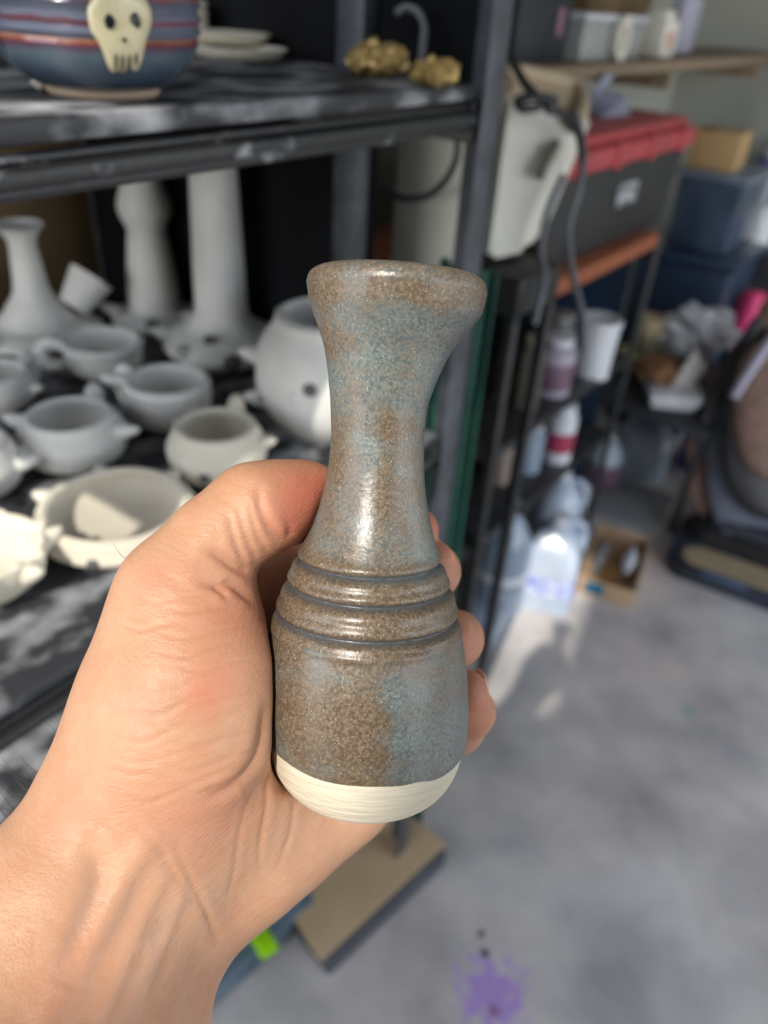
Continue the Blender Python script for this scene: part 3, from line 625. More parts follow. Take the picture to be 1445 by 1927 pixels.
# ------------------------------------------------------------------ jars, buckets and jugs
def bottle(name, lab, cat, px, py, z, ytop, hw, m, cap=None, label=None, handle=False, group=None, square=False, shape='jug', rz=0.0):
    p = onz(px, py, z); h = height(p, ytop); R = px2m(hw, p)
    t = thing(name, lab, cat, p, YAW + rz, group); b = bmn()
    if shape == 'jug': pr = [(0, .001), (R * .9, 0), (R, h * .03), (R, h * .28), (R * .97, h * .3), (R, h * .33), (R, h * .52), (R * .86, h * .68), (R * .52, h * .82), (R * .26, h * .89), (R * .24, h * .93)]
    elif shape == 'bucket': pr = [(0, .001), (R * .86, 0), (R * .9, h * .03), (R * .98, h * .85), (R * .98, h * .9)]
    else: pr = [(0, .001), (R * .9, 0), (R, h * .05), (R, h * .72), (R * .93, h * .8), (R * .7, h * .86), (R * .68, h * .9)]
    pr = sp2(pr, 3)
    def sq(rr, zz, a):
        if not square or rr < R * .45: return rr
        return rr * min(1.22, 1 / max(abs(cos(a)), abs(sin(a)))) * .93
    lathe(b, pr + [(0, pr[-1][1] + .0005)], 40, fn=sq); link('bottle_body' if shape == 'jug' else 'body', b, m, t)
    topr = pr[-1][0]; b = bmn()
    if shape == 'bucket': lathe(b, [(0, h * .88), (R * 1.03, h * .88), (R * 1.04, h * .98), (R * .98, h), (R * .9, h * .985), (0, h * .985)], 40)
    else: lathe(b, [(0, h * .90), (topr * 1.15, h * .90), (topr * 1.15, h * .99), (topr, h), (0, h)], 28)
    link('cap' if shape != 'bucket' else 'lid', b, cap or white, t)
    if label:
        z0, z1, lm = label; b = bmn(); Rl = R * 1.006 + .0008
        lathe(b, [(R * .9, h * z0), (Rl, h * z0), (Rl, h * z1), (R * .9, h * z1)], 40, fn=lambda rr, zz, a: (sq(rr, zz, a) if rr > R * .95 else rr)); link('label_band', b, lm, t)
    if handle:
        b = bmn(); a = radians(handle); d = Vector((cos(a), sin(a), 0))
        tube(b, [d * R * .30 + Vector((0, 0, h * .88)), d * R * .75 + Vector((0, 0, h * .87)), d * R * 1.0 + Vector((0, 0, h * .72)), d * R * .98 + Vector((0, 0, h * .55))], R * .15, 10, 4); link('handle', b, m, t)
    return t
GJ = 'gallon jugs on the floor by the wall shelving'
bottle('gallon_jug', 'milky gallon jug with blue label and white cap standing foremost on the floor', 'jug', 1022, 1118, 0, 968, 56, jugm, label=(.22, .42, blue_lab), handle=35, group=GJ, square=True, rz=.3)
bottle('gallon_jug', 'pale blue gallon jug directly behind the foremost jug', 'jug', 1036, 1010, 0, 885, 44, jugm, handle=20, group=GJ)
bottle('gallon_jug', 'clear gallon jug with pale band left of the milky jugs', 'jug', 932, 1135, 0, 940, 48, jug_c, cap=grey, label=(.34, .41, white), group=GJ)
bottle('gallon_jug', 'pale blue gallon jug farthest right, beside the royal blue bucket', 'jug', 1205, 888, 0, 778, 44, jugm, handle=200, group=GJ)
bottle('gallon_jug', 'small jug with purple lower half, left of the farthest jug', 'jug', 1130, 905, 0, 815, 30, jugm, label=(.02, .45, purple), group=GJ)
o = bmn(); box(o, (0, 0, .025), (.10, .12, .05), .006)
p = onz(905, 1180, 0); tag(link('clear_box', o, M('icy_plastic', (.40, .46, .55), (.28, .34, .43), 18, .3), loc=p, rot=(0, 0, YAW + .2)), 'low translucent plastic box on the floor below the clear jug', 'box')
# shelf z=.56
GB = 'jars on the middle board of the wall shelving'
bottle('white_bucket', 'white bucket with lid at the right end of the middle board', 'bucket', 1110, 700, .56, 598, 37, white, shape='bucket', group=GB)
bottle('supply_jar', 'wide jar with plum label left of the white bucket', 'jar', 1035, 735, .56, 632, 34, M('lilac_jar', (.40, .36, .44), (.33, .30, .37)), label=(.12, .58, purple), shape='jar', group=GB)
bottle('supply_jar', 'olive grey jar at the left end of the middle board', 'jar', 985, 765, .56, 630, 24, M('olive_jar', (.17, .17, .13), (.12, .12, .10)), shape='jar', group=GB, cap=M('dull_cap', (.30, .30, .22)))
bottle('supply_jar', 'grey jar standing behind the plum labelled jar', 'jar', 1042, 690, .56, 588, 30, grey, shape='jar', group=GB, cap=M('brown_grey_cap', (.25, .24, .22)))
GC = 'jars on the lower board of the wall shelving'
bottle('supply_jar', 'small white jar with crimson label on the lower board', 'jar', 1045, 862, .33, 760, 26, white, label=(.2, .55, redlab), shape='jar', group=GC)
bottle('supply_jar', 'bluish clear jar left of the crimson labelled jar', 'jar', 988, 880, .33, 792, 27, jug_c, shape='jar', group=GC, cap=M('cream_cap', (.45, .45, .42)))
bottle('supply_jar', 'brown grey jar at the left post on the lower board', 'jar', 938, 905, .33, 815, 18, M('brown_jar', (.26, .20, .17), (.20, .16, .13)), shape='jar', group=GC)

# ------------------------------------------------------------------ clutter pile on a dark crate
zt = .36
t = thing('low_table', 'low dark table carrying the pile of bags and tubs beyond the wall shelving', 'table', W(2.42, -.60, 0), YAW)
bm = bmn(); box(bm, (0, 0, zt - .0125), (.42, .56, .025), .006); link('table_top', bm, M('dark_top', (.02, .022, .03), (.03, .034, .045)), t)
for sx_ in (-1, 1):
    for sy_ in (-1, 1):
        bm = bmn(); box(bm, (sx_ * .19, sy_ * .26, (zt - .025) / 2), (.02, .02, zt - .025), .002); link('leg', bm, blackmet, t)
b = bmn(); pb = onz(1258, 752, zt); s = px2m(66, pb)
box(b, (0, 0, .028), (s * 1.5, s * 1.9, .055), .012, taper=.85)
tag(link('white_tray', b, bag, loc=pb, rot=(0, 0, YAW + .5)), 'white plastic tray heaped on the dark crate under the brown paper', 'tray')
z2 = zt + .056
b = bmn(); pbr = onz(1240, 715, z2); s = px2m(42, pbr); blob(b, (0, 0, s * .5), (s * 1.1, s, s * .55), 3, .4, seed=3)
tag(link('brown_paper_bag', b, brown, loc=pbr), 'crumpled brown paper bag in the white tray', 'bag')
b = bmn(); p = onz(1292, 728, z2); s = px2m(30, p)
for k in range(4): box(b, (0, 0, s * (.5 + .25 * k)), (s * 1.6, s * .12, s * 1.9), .002, rot=R3('Y', .3 * k) @ R3('X', .5 - .3 * k))
tag(link('folded_paper', b, M('white_paper', (.66, .64, .60), (.58, .57, .54)), loc=p, rot=(0, 0, .4)), 'folded white paper sheets beside the brown paper bag', 'paper')
GT = 'tubs piled left of the white plastic bag'
for lab, x, y, yt, hw, mm, zz in (('pale yellow round tub at the bottom of the tub pile', 1204, 690, 635, 42, yellow, zt + .02), ('olive tan tub in the middle of the tub pile', 1197, 640, 598, 26, M('olive_tan', (.26, .23, .14)), 0), ('beige tub on top of the tub pile', 1207, 600, 552, 28, beige, 0)):
    if zz == 0: zz = ztop
    base = Vector((pt.x, pt.y, zz)) if lab[0] != 'p' else onz(x, y, zz)
    pt = base; R = px2m(hw, base); hh = .052 if hw > 30 else .058; b = bmn()
    lathe(b, sp2([(0, .0005), (R * .8, 0), (R * .95, hh * .3), (R, hh * .9), (R * .97, hh)], 3) + [(0, hh * .98)], 32)
    tag(link('tub', b, mm, loc=base), lab, 'tub', GT); ztop = zz + hh
# support block under the tubs
e_, n_ = en(pt); boxthing('grey_carton', 'flat dark grey carton under the pile of tubs', 'carton', e_ - .06, e_ + .06, n_ - .06, n_ + .06, zt + .0005, zt + .0195, M('dark_carton', (.05, .055, .07)), .004)
b = bmn(); p = onz(1300, 668, z2 + .02); s = px2m(62, p)
blob(b, (0, 0, s * .72), (s * 1.05, s * .9, s * .72), 5, .45, seed=7, freq=2.6)
blob(b, (s * .5, 0, s * 1.15), (s * .4, s * .4, s * .3), 3, .5, seed=9)
tag(link('plastic_bag', b, bag, loc=p), 'crumpled white plastic bag on top of the clutter by the pink pouch', 'bag')
b = bmn(); p = onz(1380, 655, zt); s = px2m(36, p)
box(b, (0, 0, s * 1.5), (s * 1.5, s * 1.3, s * 3.0), s * .5, rot=None, seg=4)
tag(link('pink_pouch', b, pink, loc=p, rot=(0, .15, .3)), 'hot pink pouch beside the white plastic bag', 'pouch')
b = bmn(); p = onz(1340, 790, .0); s = px2m(30, p); h = height(p, 640)
blob(b, (0, 0, h / 2), (s * 1.0, s, h / 2), 4, .35, seed=12)
e_, n_ = en(p)
tag(link('beige_sack', b, M('beige_sack', (.36, .34, .26), (.25, .24, .19), 20, .9), loc=p, rot=(0, .1, 0)), 'slumped beige sack between the clutter and the tweed chair', 'sack')
pr_ = onz(1285, 885, 0); e_, n_ = en(pr_)
boxthing('royal_blue_bucket', 'royal blue square bucket behind the farthest jug', 'bucket', e_ - .02, e_ + .16, n_ - .04, n_ + .09, 0, .25, royal, .02, taper=.86)
# right edge items on a dark cabinet
zq = one(1415, 475, 3.18).z; nq = en(one(1392, 475, 3.16))[1]
t = thing('side_cabinet', 'dark cabinet at the right carrying jars and a slim bottle', 'cabinet', W(3.36, nq + .26, 0), YAW)
bm = bmn(); box(bm, (0, 0, zq / 2), (.48, .34, zq), .01); link('cabinet_body', bm, M('dark_cab', (.03, .035, .04), (.05, .055, .06)), t)
bm = bmn(); box(bm, (0, -.172, zq / 2), (.44, .006, zq * .9), .003); link('cabinet_door', bm, M('dark_cab', (0, 0, 0)), t)
bottle('white_bottle', 'white bottle near the right frame edge below the glass jar', 'bottle', 1415, 468, zq, 385, 26, white, shape='jar')
bottle('glass_jar', 'greyish glass jar with black lid at the right frame edge', 'jar', 1448, 440, zq, 275, 34, jug_c, cap=black, shape='jar')
bottle('spray_bottle', 'slim translucent bottle with round blue label by the right edge', 'bottle', 1405, 440, zq, 190, 18, M('pale_bottle', (.36, .38, .40), (.30, .32, .34)), shape='jug', label=(.45, .6, M('blue_dot', (.07, .09, .26))))

# ------------------------------------------------------------------ carton with bits on the floor
p = onz(1152, 1075, 0)
t = thing('open_carton', 'open cardboard tray on the floor beside the foremost jug', 'carton', p, -radians(22))
cw, cl_, ch = .15, .28, .055
for nm, c, s in (('bottom', (0, 0, .003), (cw, cl_, .005)), ('side_panel', (-cw / 2, 0, ch / 2), (.005, cl_, ch)), ('side_panel', (cw / 2, 0, ch / 2), (.005, cl_, ch)), ('end_panel', (0, -cl_ / 2, ch / 2), (cw, .005, ch)), ('end_panel', (0, cl_ / 2, ch / 2), (cw, .005, ch))):
    bm = bmn(); box(bm, c, s, .001); link(nm, bm, M('light_card', (.46, .31, .19), (.40, .27, .16), 14, .8), t)
bm = bmn(); box(bm, (-.03, -cl_ / 2 - .005, .030), (.05, .006, .034), .002); link('teal_tape_patch', bm, tape_b, t)
def inside(name, lab, cat, dx, dy, mk, m):
    bm = bmn(); mk(bm); q = Matrix.Rotation(-radians(22), 3, 'Z') @ Vector((dx, dy, 0)); return tag(link(name, bm, m, loc=p + q + Vector((0, 0, .006)), rot=(0, 0, -radians(22))), lab, cat)
inside('soap_bottle', 'white oval bottle lying in the open cardboard tray', 'bottle', .038, .02, lambda b: (blob(b, (0, 0, .026), (.020, .06, .025), 4), tube(b, [(0, .05, .026), (0, .08, .026)], .008, 12, 1, False)), white)
inside('grey_tube', 'grey tube lying left in the open cardboard tray', 'tube', -.045, .03, lambda b: (blob(b, (0, 0, .021), (.018, .075, .020), 4), box(b, (0, -.08, .02), (.02, .03, .02), .004)), grey)
inside('amber_wedge', 'amber brown block in the middle of the open cardboard tray', 'block', -.002, -.05, lambda b: box(b, (0, 0, .012), (.05, .08, .024), .004), M('amber', (.30, .15, .05), (.24, .12, .04)))
b = bmn(); box(b, (0, 0, .004), (.22, .26, .008), .003); p = onz(1185, 948, 0)
tag(link('grey_mat', b, M('grey_mat', (.26, .27, .29), (.20, .21, .23)), loc=p, rot=(0, 0, -radians(30))), 'flat grey board on the floor behind the open cardboard tray', 'board')

# ------------------------------------------------------------------ upholstered chair at the right edge
pA = onz(1246, 1078, 0); pB = onz(1450, 1152, 0); dAB = pB - pA
t = thing('office_chair', 'tipped black chair with brown tweed cushions at the right frame edge', 'chair', pA, atan2(dAB.y, dAB.x))
def cl2(x, y, d): return loc_of(t, ond(x, y, d))
def rrect(bm, x0, x1, y0, y1, z, h, r, seg=8):
    ring = []; c = ((x0 + x1) / 2, (y0 + y1) / 2); w, l = x1 - x0, y1 - y0
    for qx, qy, a0 in ((1, 1, 0), (-1, 1, 90), (-1, -1, 180), (1, -1, 270)):
        for k in range(seg + 1):
            a = radians(a0 + 90 * k / seg); ring.append((c[0] + qx * (w / 2 - r) + r * cos(a), c[1] + qy * (l / 2 - r) + r * sin(a)))
    lo_ = [bm.verts.new((x, y, z)) for x, y in ring]; hi_ = [bm.verts.new((x, y, z + h)) for x, y in ring]; K = len(ring)
    for k in range(K): bm.faces.new((lo_[k], lo_[(k + 1) % K], hi_[(k + 1) % K], hi_[k]))
    bm.faces.new(hi_); bm.faces.new(list(reversed(lo_)))
    bmesh.ops.bevel(bm, geom=[e for e in bm.edges if e.verts[0].co.z > z + h * .9 and e.verts[1].co.z > z + h * .9], offset=min(h * .35, .01), segments=3, affect='EDGES')
bm = bmn(); rrect(bm, -.01, .62, 0, .34, 0, .045, .07); link('base_tray', bm, M('black_gloss', (.016, .020, .030), (.03, .04, .06), 8, .3), t)
bm = bmn(); rrect(bm, .03, .58, .025, .125, .044, .006, .045); link('beige_pad', bm, M('beige_pad', (.36, .29, .18), (.30, .24, .15)), t)
bm = bmn(); box(bm, (.16, .004, .046), (.12, .012, .008), .003); link('blue_strip', bm, M('steel_blue', (.08, .15, .28)), t)
bm = bmn(); rrect(bm, .02, .60, .145, .335, .044, .05, .06); link('shell', bm, black, t)
bm = bmn(); rrect(bm, .05, .58, .17, .33, .093, .035, .06); link('lower_shell', bm, M('dark_slate', (.03, .035, .05)), t)
def pad(nm, px, py, hw, hh, th_, d, m, amp=.04):
    c = cl2(px, py, d); a, b_ = hw * d / FPX, hh * d / FPX; bm = bmn()
    tq = Matrix.Rotation(-t.rotation_euler.z, 3, 'Z') @ Matrix((CR, -CF, CU)).transposed()
    r = bmesh.ops.create_icosphere(bm, subdivisions=4, radius=1)
    for v in r['verts']:
        q = v.co; sg = lambda x: (abs(x) ** .75) * (1 if x > 0 else -1)
        v.co = tq @ Vector((a * sg(q.x), th_ * q.y, b_ * sg(q.z))) + c
    return link(nm, bm, m, t)
pad('slate_cushion', 1500, 850, 172, 218, .05, 2.27, slate)
pad('side_cushion', 1480, 860, 190, 160, .04, 2.33, tweed)
pad('black_back', 1500, 800, 145, 185, .05, 2.20, black)
pad('tweed_back', 1498, 768, 118, 140, .06, 2.15, tweed)
pad('tweed_headrest', 1478, 610, 52, 60, .04, 2.24, tweed)
bm = bmn(); tube(bm, [cl2(1382, 745, 2.12), cl2(1400, 715, 2.08), cl2(1432, 668, 2.04), cl2(1470, 610, 2.0)], .013, 12, 4); link('armrest', bm, lav, t)
bm = bmn(); tube(bm, [cl2(1322, 800, 2.26), cl2(1345, 745, 2.24), cl2(1375, 680, 2.22), cl2(1430, 600, 2.2)], .018, 10, 4); link('frame_tube', bm, black, t)

# ------------------------------------------------------------------ the glazed bottle (hero)
def c3(px, py, d): return np.array([(px - 722.5) / FPX * d, (py - 963.5) / FPX * d, d])       # camera axes: right, down, forward
CAMM = np.array([list(CR), [-v for v in CU], list(CF)])                                     # rows
def to_world(P): return P @ CAMM + np.array(list(CC))
TOPP, BOTP = c3(746, 545, .236), c3(681, 1484, .264)
SIL = np.array([[545,169,746.5],[585,161,744.5],[620,138,736],[660,117,728],[700,104,721.5],[760,90,713],[820,86,711],[880,88.5,708.5],[920,94,706],[960,102,704],[1000,113.5,701.5],[1040,130,696],[1060,139,696],[1085,150,695],[1110,159,694],[1140,169,691.5],[1165,176,690],[1200,182.5,689.5],[1250,189.5,688.5],[1320,193.5,687.5],[1380,188.5,688],[1420,178,686.5],[1445,166,685],[1462,152,684],[1475,137,683],[1484,118,682]])
def axis_at(y):
    k = (y - 963.5) / FPX; T, B = TOPP, BOTP
    s = (k * T[2] - T[1]) / ((B[1] - T[1]) - k * (B[2] - T[2])); return s, T + (B - T) * s
AX = BOTP - TOPP; LEN = np.linalg.norm(AX); az = -AX / LEN                                   # up along the bottle
ax_ = np.array([1, 0, 0]) - az * az[0]; ax_ /= np.linalg.norm(ax_); ay_ = np.cross(az, ax_)
if ay_[2] > 0: ay_ = -ay_; 
# ay_ points to the camera
ys = np.linspace(545, 1484, 420); hw = np.interp(ys, SIL[:, 0], SIL[:, 1]); cxs = np.interp(ys, SIL[:, 0], SIL[:, 2])
ker = np.exp(-np.linspace(-2, 2, 21) ** 2); ker /= ker.sum()
def sm(a): return np.convolve(np.pad(a, 10, mode='reflect', reflect_type='odd'), ker, 'valid')
hw = sm(hw); cxs = sm(cxs)
prof_h, prof_r, prof_o = [], [], []
for y, h_, c_ in zip(ys, hw, cxs):
    s, P = axis_at(y); px = 722.5 + FPX * P[0] / P[2]
    prof_h.append((1 - s) * LEN); prof_r.append(h_ * P[2] / FPX * .99); prof_o.append((c_ - px) * P[2] / FPX)
prof_h = np.array(prof_h); prof_r = np.array(prof_r); prof_o = np.array(prof_o)              # from top down
def hy(y): return (1 - axis_at(y)[0]) * LEN
def R_at(h): return np.interp(h, prof_h[::-1], prof_r[::-1])
def O_at(h): return np.interp(h, prof_h[::-1], prof_o[::-1])
grooves = [(hy(1054), .0018, .0010), (hy(1099), .0019, .0011), (hy(1152), .0018, .0011)]
soft = [(hy(1076), .0004, .0012), (hy(1126), .00045, .0013), (hy(1176), -.0004, .0012), (hy(1040), -.0004, .0015)]
SEG = 240
def bottle_pt(h, th, extra=0):
    hh = h + .0008 * np.sin(th - .6) * (1 if .03 < h < .10 else 0)
    g = sum(d * np.exp(-((hh - hg) / w) ** 2) for hg, d, w in grooves) + sum(d * np.exp(-((hh - hg) / w) ** 2) for hg, d, w in soft)
    pil = .0005 * np.exp(-((hh - hy(1076)) / .003) ** 2) + .0005 * np.exp(-((hh - hy(1125)) / .003) ** 2)
    r = R_at(h) - g + pil + extra
    r = r * (1 + .003 * np.sin(3 * th + h * 40))
    return r
def bot_world(h, r, th, off=None):
    o = O_at(h) if off is None else off
    return BOTP + az * h + ax_ * (o + r * np.cos(th)) + ay_ * (r * np.sin(th))
bw = Vector(to_world(BOTP)); bx, by, bz = (Vector(v @ CAMM) for v in (ax_, ay_, az))
if bx.cross(by).dot(bz) < 0: bx_s = -1
else: bx_s = 1
MB = Matrix((bx, bx_s * by, bz)).transposed().to_4x4(); MB.translation = bw
vase = bpy.data.objects.new('glazed_bottle', None); COL.objects.link(vase); vase.matrix_world = MB; vase.empty_display_size = .03
tag(vase, 'blue-grey and brown speckled ceramic bottle with bare clay base held in the hand', 'bottle')
def lv(h, r, th, o): return (o + r * cos(th), bx_s * r * sin(th), h)
def glz(th): return hy(1385) + .0011 * sin(th * 2 + 2.4) + .0006 * sin(5 * th + 1) - .0012 * np.exp(-((th - 2.9) / .35) ** 2) + .0008 * np.exp(-((th - 1.05) / .12) ** 2)
HT = LEN
bm = bmn(); rows = []
hs_ = np.linspace(0, 1, 520)
for f in hs_:
    row = []
    for k in range(SEG):
        th = 2 * pi * k / SEG; h0 = glz(th); h = h0 + (HT - h0) * f
        r = bottle_pt(h, th, .00035 if f > .004 else -.0006)
        row.append(bm.verts.new(lv(h, r, th, O_at(h))))
    rows.append(row)
rt = R_at(HT) + .00035; ot = O_at(HT)
for r_, dh in sp2([(rt, 0), (rt * .992, .0018), (rt * .955, .0036), (rt * .85, .0051), (rt * .66, .0053), (rt * .5, .0050), (rt * .38, .0035), (rt * .33, .0005), (rt * .33, -.006), (rt * .36, -.016), (rt * .3, -.030), (0, -.034)], 5)[1:]:
    rows.append([bm.verts.new(lv(HT + dh, r_, 2 * pi * k / SEG, ot)) for k in range(SEG)])
for i in range(len(rows) - 1):
    for k in range(SEG):
        q = (rows[i][k], rows[i][(k + 1) % SEG], rows[i + 1][(k + 1) % SEG], rows[i + 1][k]); bm.faces.new(q)
bm.faces.new(rows[-1]); bmesh.ops.recalc_face_normals(bm, faces=bm.faces)

def glaze():
    m = bpy.data.materials.new('speckled_glaze'); m.use_nodes = True; t = m.node_tree; b = t.nodes['Principled BSDF']; N = t.nodes.new; L = t.links.new
    tc = N('ShaderNodeTexCoord'); O = tc.outputs['Object']
    def noise(s, d, sc=(1, 1, 1), rough=.55):
        mp = N('ShaderNodeMapping'); mp.inputs['Scale'].default_value = sc; L(O, mp.inputs[0]); n = N('ShaderNodeTexNoise'); n.inputs['Scale'].default_value = s; n.inputs['Detail'].default_value = d; n.inputs['Roughness'].default_value = rough; L(mp.outputs[0], n.inputs['Vector']); return n.outputs[0]
    def math(op, a, b_=None, c=None, clamp=False):
        n = N('ShaderNodeMath'); n.operation = op; n.use_clamp = clamp
        for i, v in enumerate((a, b_, c)):
            if v is None: continue
            if isinstance(v, (int, float)): n.inputs[i].default_value = v
            else: L(v, n.inputs[i])
        return n.outputs[0]
    def mr(v, a, b_, c=0, d=1):
        n = N('ShaderNodeMapRange'); n.interpolation_type = 'SMOOTHSTEP'; L(v, n.inputs[0])
        for i, x in enumerate((a, b_, c, d)): n.inputs[i + 1].default_value = x
        return n.outputs[0]
    def mix(f, a, b_):
        n = N('ShaderNodeMix'); n.data_type = 'RGBA'
        if isinstance(f, (int, float)): n.inputs[0].default_value = f
        else: L(f, n.inputs[0])
        for i, v in ((6, a), (7, b_)):
            if isinstance(v, tuple): n.inputs[i].default_value = v + (1,)
            else: L(v, n.inputs[i])
        return n.outputs[2]
    big = noise(34, 5, (1, 1, 1.5)); mid = noise(110, 4, (1, 1, 1.6)); fine = noise(900, 3); speck = noise(1900, 2)
    sep = N('ShaderNodeSeparateXYZ'); L(O, sep.inputs[0]); Z = sep.outputs[2]; X = sep.outputs[0]
    f = math('ADD', math('MULTIPLY', big, .75), math('MULTIPLY', mid, .30)); f = math('ADD', f, math('MULTIPLY', math('SUBTRACT', fine, .5), .42))
    # broad zones of the two dips: a pale overlap patch low right, brown lower left and shoulder, blue neck
    gz = N('ShaderNodeAttribute'); gz.attribute_name = 'zone'; 
    f = math('ADD', f, math('MULTIPLY', math('SUBTRACT', gz.outputs['Fac'], .5), .55))
    k = mr(f, .37, .67)
    blue = mix(mr(fine, .35, .65), (.100, .125, .127), (.195, .222, .205)); brn = mix(mr(fine, .35, .7), (.105, .070, .042), (.195, .145, .095))
    col = mix(k, blue, brn)
    col = mix(mr(speck, .60, .74, 0, .75), col, (.46, .47, .40))
    gr = N('ShaderNodeAttribute'); gr.attribute_name = 'groove'
    col = mix(math('MULTIPLY', gr.outputs['Fac'], .8), col, (.055, .07, .085))
    L(col, b.inputs['Base Color'])
    L(mr(fine, .3, .7, .27, .40), b.inputs['Roughness']); b.inputs['Specular IOR Level'].default_value = .6
    bp = N('ShaderNodeBump'); bp.inputs['Strength'].default_value = .35; bp.inputs['Distance'].default_value = .0003; L(math('ADD', noise(700, 3), math('MULTIPLY', noise(160, 3), 1.2)), bp.inputs['Height']); L(bp.outputs[0], b.inputs['Normal'])
    return m
# zone map: 0 = blue, 1 = brown, painted where each dip of glaze lies
rng = np.random.default_rng(2)
ob = link('glazed_body', bm, glaze(), vase)
me = ob.data; nV = len(me.vertices); co = np.empty(nV * 3, np.float32); me.vertices.foreach_get('co', co); co = co.reshape(-1, 3)
th = np.arctan2(bx_s * co[:, 1], co[:, 0]); H = co[:, 2]; frontx = co[:, 0] / .033
yy = np.interp(H, [0, LEN], [1484, 545])
zone = np.full(nV, .5)
def gb(cx, cy, wx, wy, a):
    global zone; zone = zone + a * np.exp(-((frontx - cx) / wx) ** 2 - ((yy - cy) / wy) ** 2)
gb(0.1, 560, 2, 25, .30); gb(.2, 600, 1.5, 20, -.1); gb(0, 700, 1, 30, -.12); gb(.1, 770, .3, 30, .18); gb(-.35, 860, .3, 60, .12); gb(-.15, 840, .12, 140, -.28); gb(.15, 900, .5, 60, .06)
gb(-.4, 1020, .5, 25, .25); gb(-.2, 960, .6, 50, -.12); gb(.1, 1100, 2, 60, .24)
gb(-.5, 1230, .5, 60, .12); gb(-.1, 1300, .3, 120, .24); gb(-.1, 1390, .35, 40, .32); gb(-.7, 1330, .3, 60, .1)
for hg, d, w in grooves:
    for sg_ in (-1, 1): zone = zone + .22 * np.exp(-((H + .0008 * np.sin(th - .6) - hg - sg_ * .0024) / .0012) ** 2)
edge = .12 + .12 * np.sin((yy - 1200) / 60.0)
pat = 1 / (1 + np.exp(-(frontx - edge) / .02)) * (1 / (1 + np.exp(-(yy - 1195) / 6))) * (1 / (1 + np.exp((yy - 1385 + 60 * (frontx - .3) ** 2) / 5)))
front = (bx_s * co[:, 1] > -.01)
zone = zone * (1 - pat * front) + .34 * pat * front
a_ = me.attributes.new('zone', 'FLOAT', 'POINT'); a_.data.foreach_set('value', np.clip(zone, 0, 1.2).astype(np.float32))
gv = sum(np.exp(-((H + .0008 * np.sin(th - .6) - hg) / (w * .95)) ** 2) for hg, d, w in grooves)
a_ = me.attributes.new('groove', 'FLOAT', 'POINT'); a_.data.foreach_set('value', np.clip(gv, 0, 1).astype(np.float32))
# bare clay base
bm = bmn(); rows = []
for r_ in (0.00001, .3, .6, .85): rows.append([bm.verts.new(lv(.0010 if r_ < .8 else .0004, R_at(0) * r_, 2 * pi * k / SEG, O_at(0))) for k in range(SEG)])
for f in np.linspace(0, 1, 60):
    row = []
    for k in range(SEG):
        th_ = 2 * pi * k / SEG; h = glz(th_) * f + f * .0006
        r = R_at(h) * (1 + .0006 * sin(h * 4200)) - .0002
        row.append(bm.verts.new(lv(h, r, th_, O_at(h))))
    rows.append(row)
for i in range(len(rows) - 1):
    for k in range(SEG): bm.faces.new((rows[i][k], rows[i][(k + 1) % SEG], rows[i + 1][(k + 1) % SEG], rows[i + 1][k]))
bm.faces.new(rows[0]); bmesh.ops.recalc_face_normals(bm, faces=bm.faces)
base_m = M('bare_stoneware', (.68, .61, .47), (.74, .68, .55), 60, .9, .5, 260, stretch=(.25, .25, 1.6))
bo = link('bare_clay_base', bm, base_m, vase); bo['label'] = 'unglazed cream clay base'

# ------------------------------------------------------------------ the hand and forearm
VX = .0009
chains = []
def ch(grp, k, *pts): chains.append((grp, k, [(c3(p[0], p[1], p[2]), p[3]) for p in pts]))
ch('palm', .012, (-260, 2210, .19, .036), (-90, 1940, .212, .031), (112, 1690, .228, .0245), (190, 1600, .236, .0225))
ch('palm', .014, (110, 2250, .215, .036), (200, 1960, .242, .028), (282, 1745, .256, .0232), (350, 1680, .262, .0218))
ch('palm', .014, (-60, 2200, .20, .036), (100, 1880, .224, .030), (225, 1690, .240, .023), (330, 1560, .250, .021))
ch('palm', .012, (190, 1600, .236, .0225), (245, 1480, .240, .0235), (300, 1330, .242, .0235), (338, 1180, .244, .0205))   # thumb metacarpal
ch('palm', .014, (300, 1480, .242, .023), (352, 1370, .243, .0245), (362, 1260, .244, .0235), (360, 1180, .248, .0185))       # thenar
ch('palm', .012, (350, 1680, .262, .0218), (470, 1600, .273, .0213), (560, 1545, .286, .0188), (650, 1490, .297, .0165), (745, 1370, .309, .0145))
ch('palm', .016, (330, 1560, .250, .021), (420, 1480, .264, .021), (520, 1420, .284, .020), (620, 1360, .303, .017), (690, 1260, .313, .014))
ch('palm', .014, (400, 1450, .268, .018), (480, 1330, .292, .018), (560, 1230, .307, .0155), (600, 1160, .312, .0145))
ch('palm', .012, (400, 1330, .268, .017), (450, 1210, .286, .016), (505, 1125, .299, .0145))
ch('palm', .010, (372, 1180, .258, .014), (430, 1150, .280, .010), (505, 1115, .299, .0125))                                 # web
ch('thumb', .006, (338, 1180, .244, .0205), (346, 1112, .245, .0190), (404, 1020, .247, .0140), (480, 961, .250, .0146), (530, 946, .256, .0128), (575, 943, .263, .0124), (618, 946, .271, .0108))
ch('index', .004, (500, 1118, .300, .0145), (600, 1055, .310, .0122), (690, 1018, .316, .0112), (760, 1005, .302, .0100), (782, 998, .283, .0086))
ch('middle', .004, (595, 1150, .312, .0145), (700, 1105, .323, .0125), (785, 1085, .322, .0115), (812, 1075, .302, .0106), (810, 1062, .283, .0094))
ch('ring', .004, (690, 1240, .313, .0145), (775, 1215, .322, .0125), (838, 1205, .318, .0112), (856, 1202, .297, .0104), (848, 1200, .280, .0093))
ch('pinky', .004, (745, 1365, .309, .014), (810, 1372, .316, .0115), (862, 1368, .313, .0100), (882, 1340, .294, .0094), (874, 1303, .278, .0086))
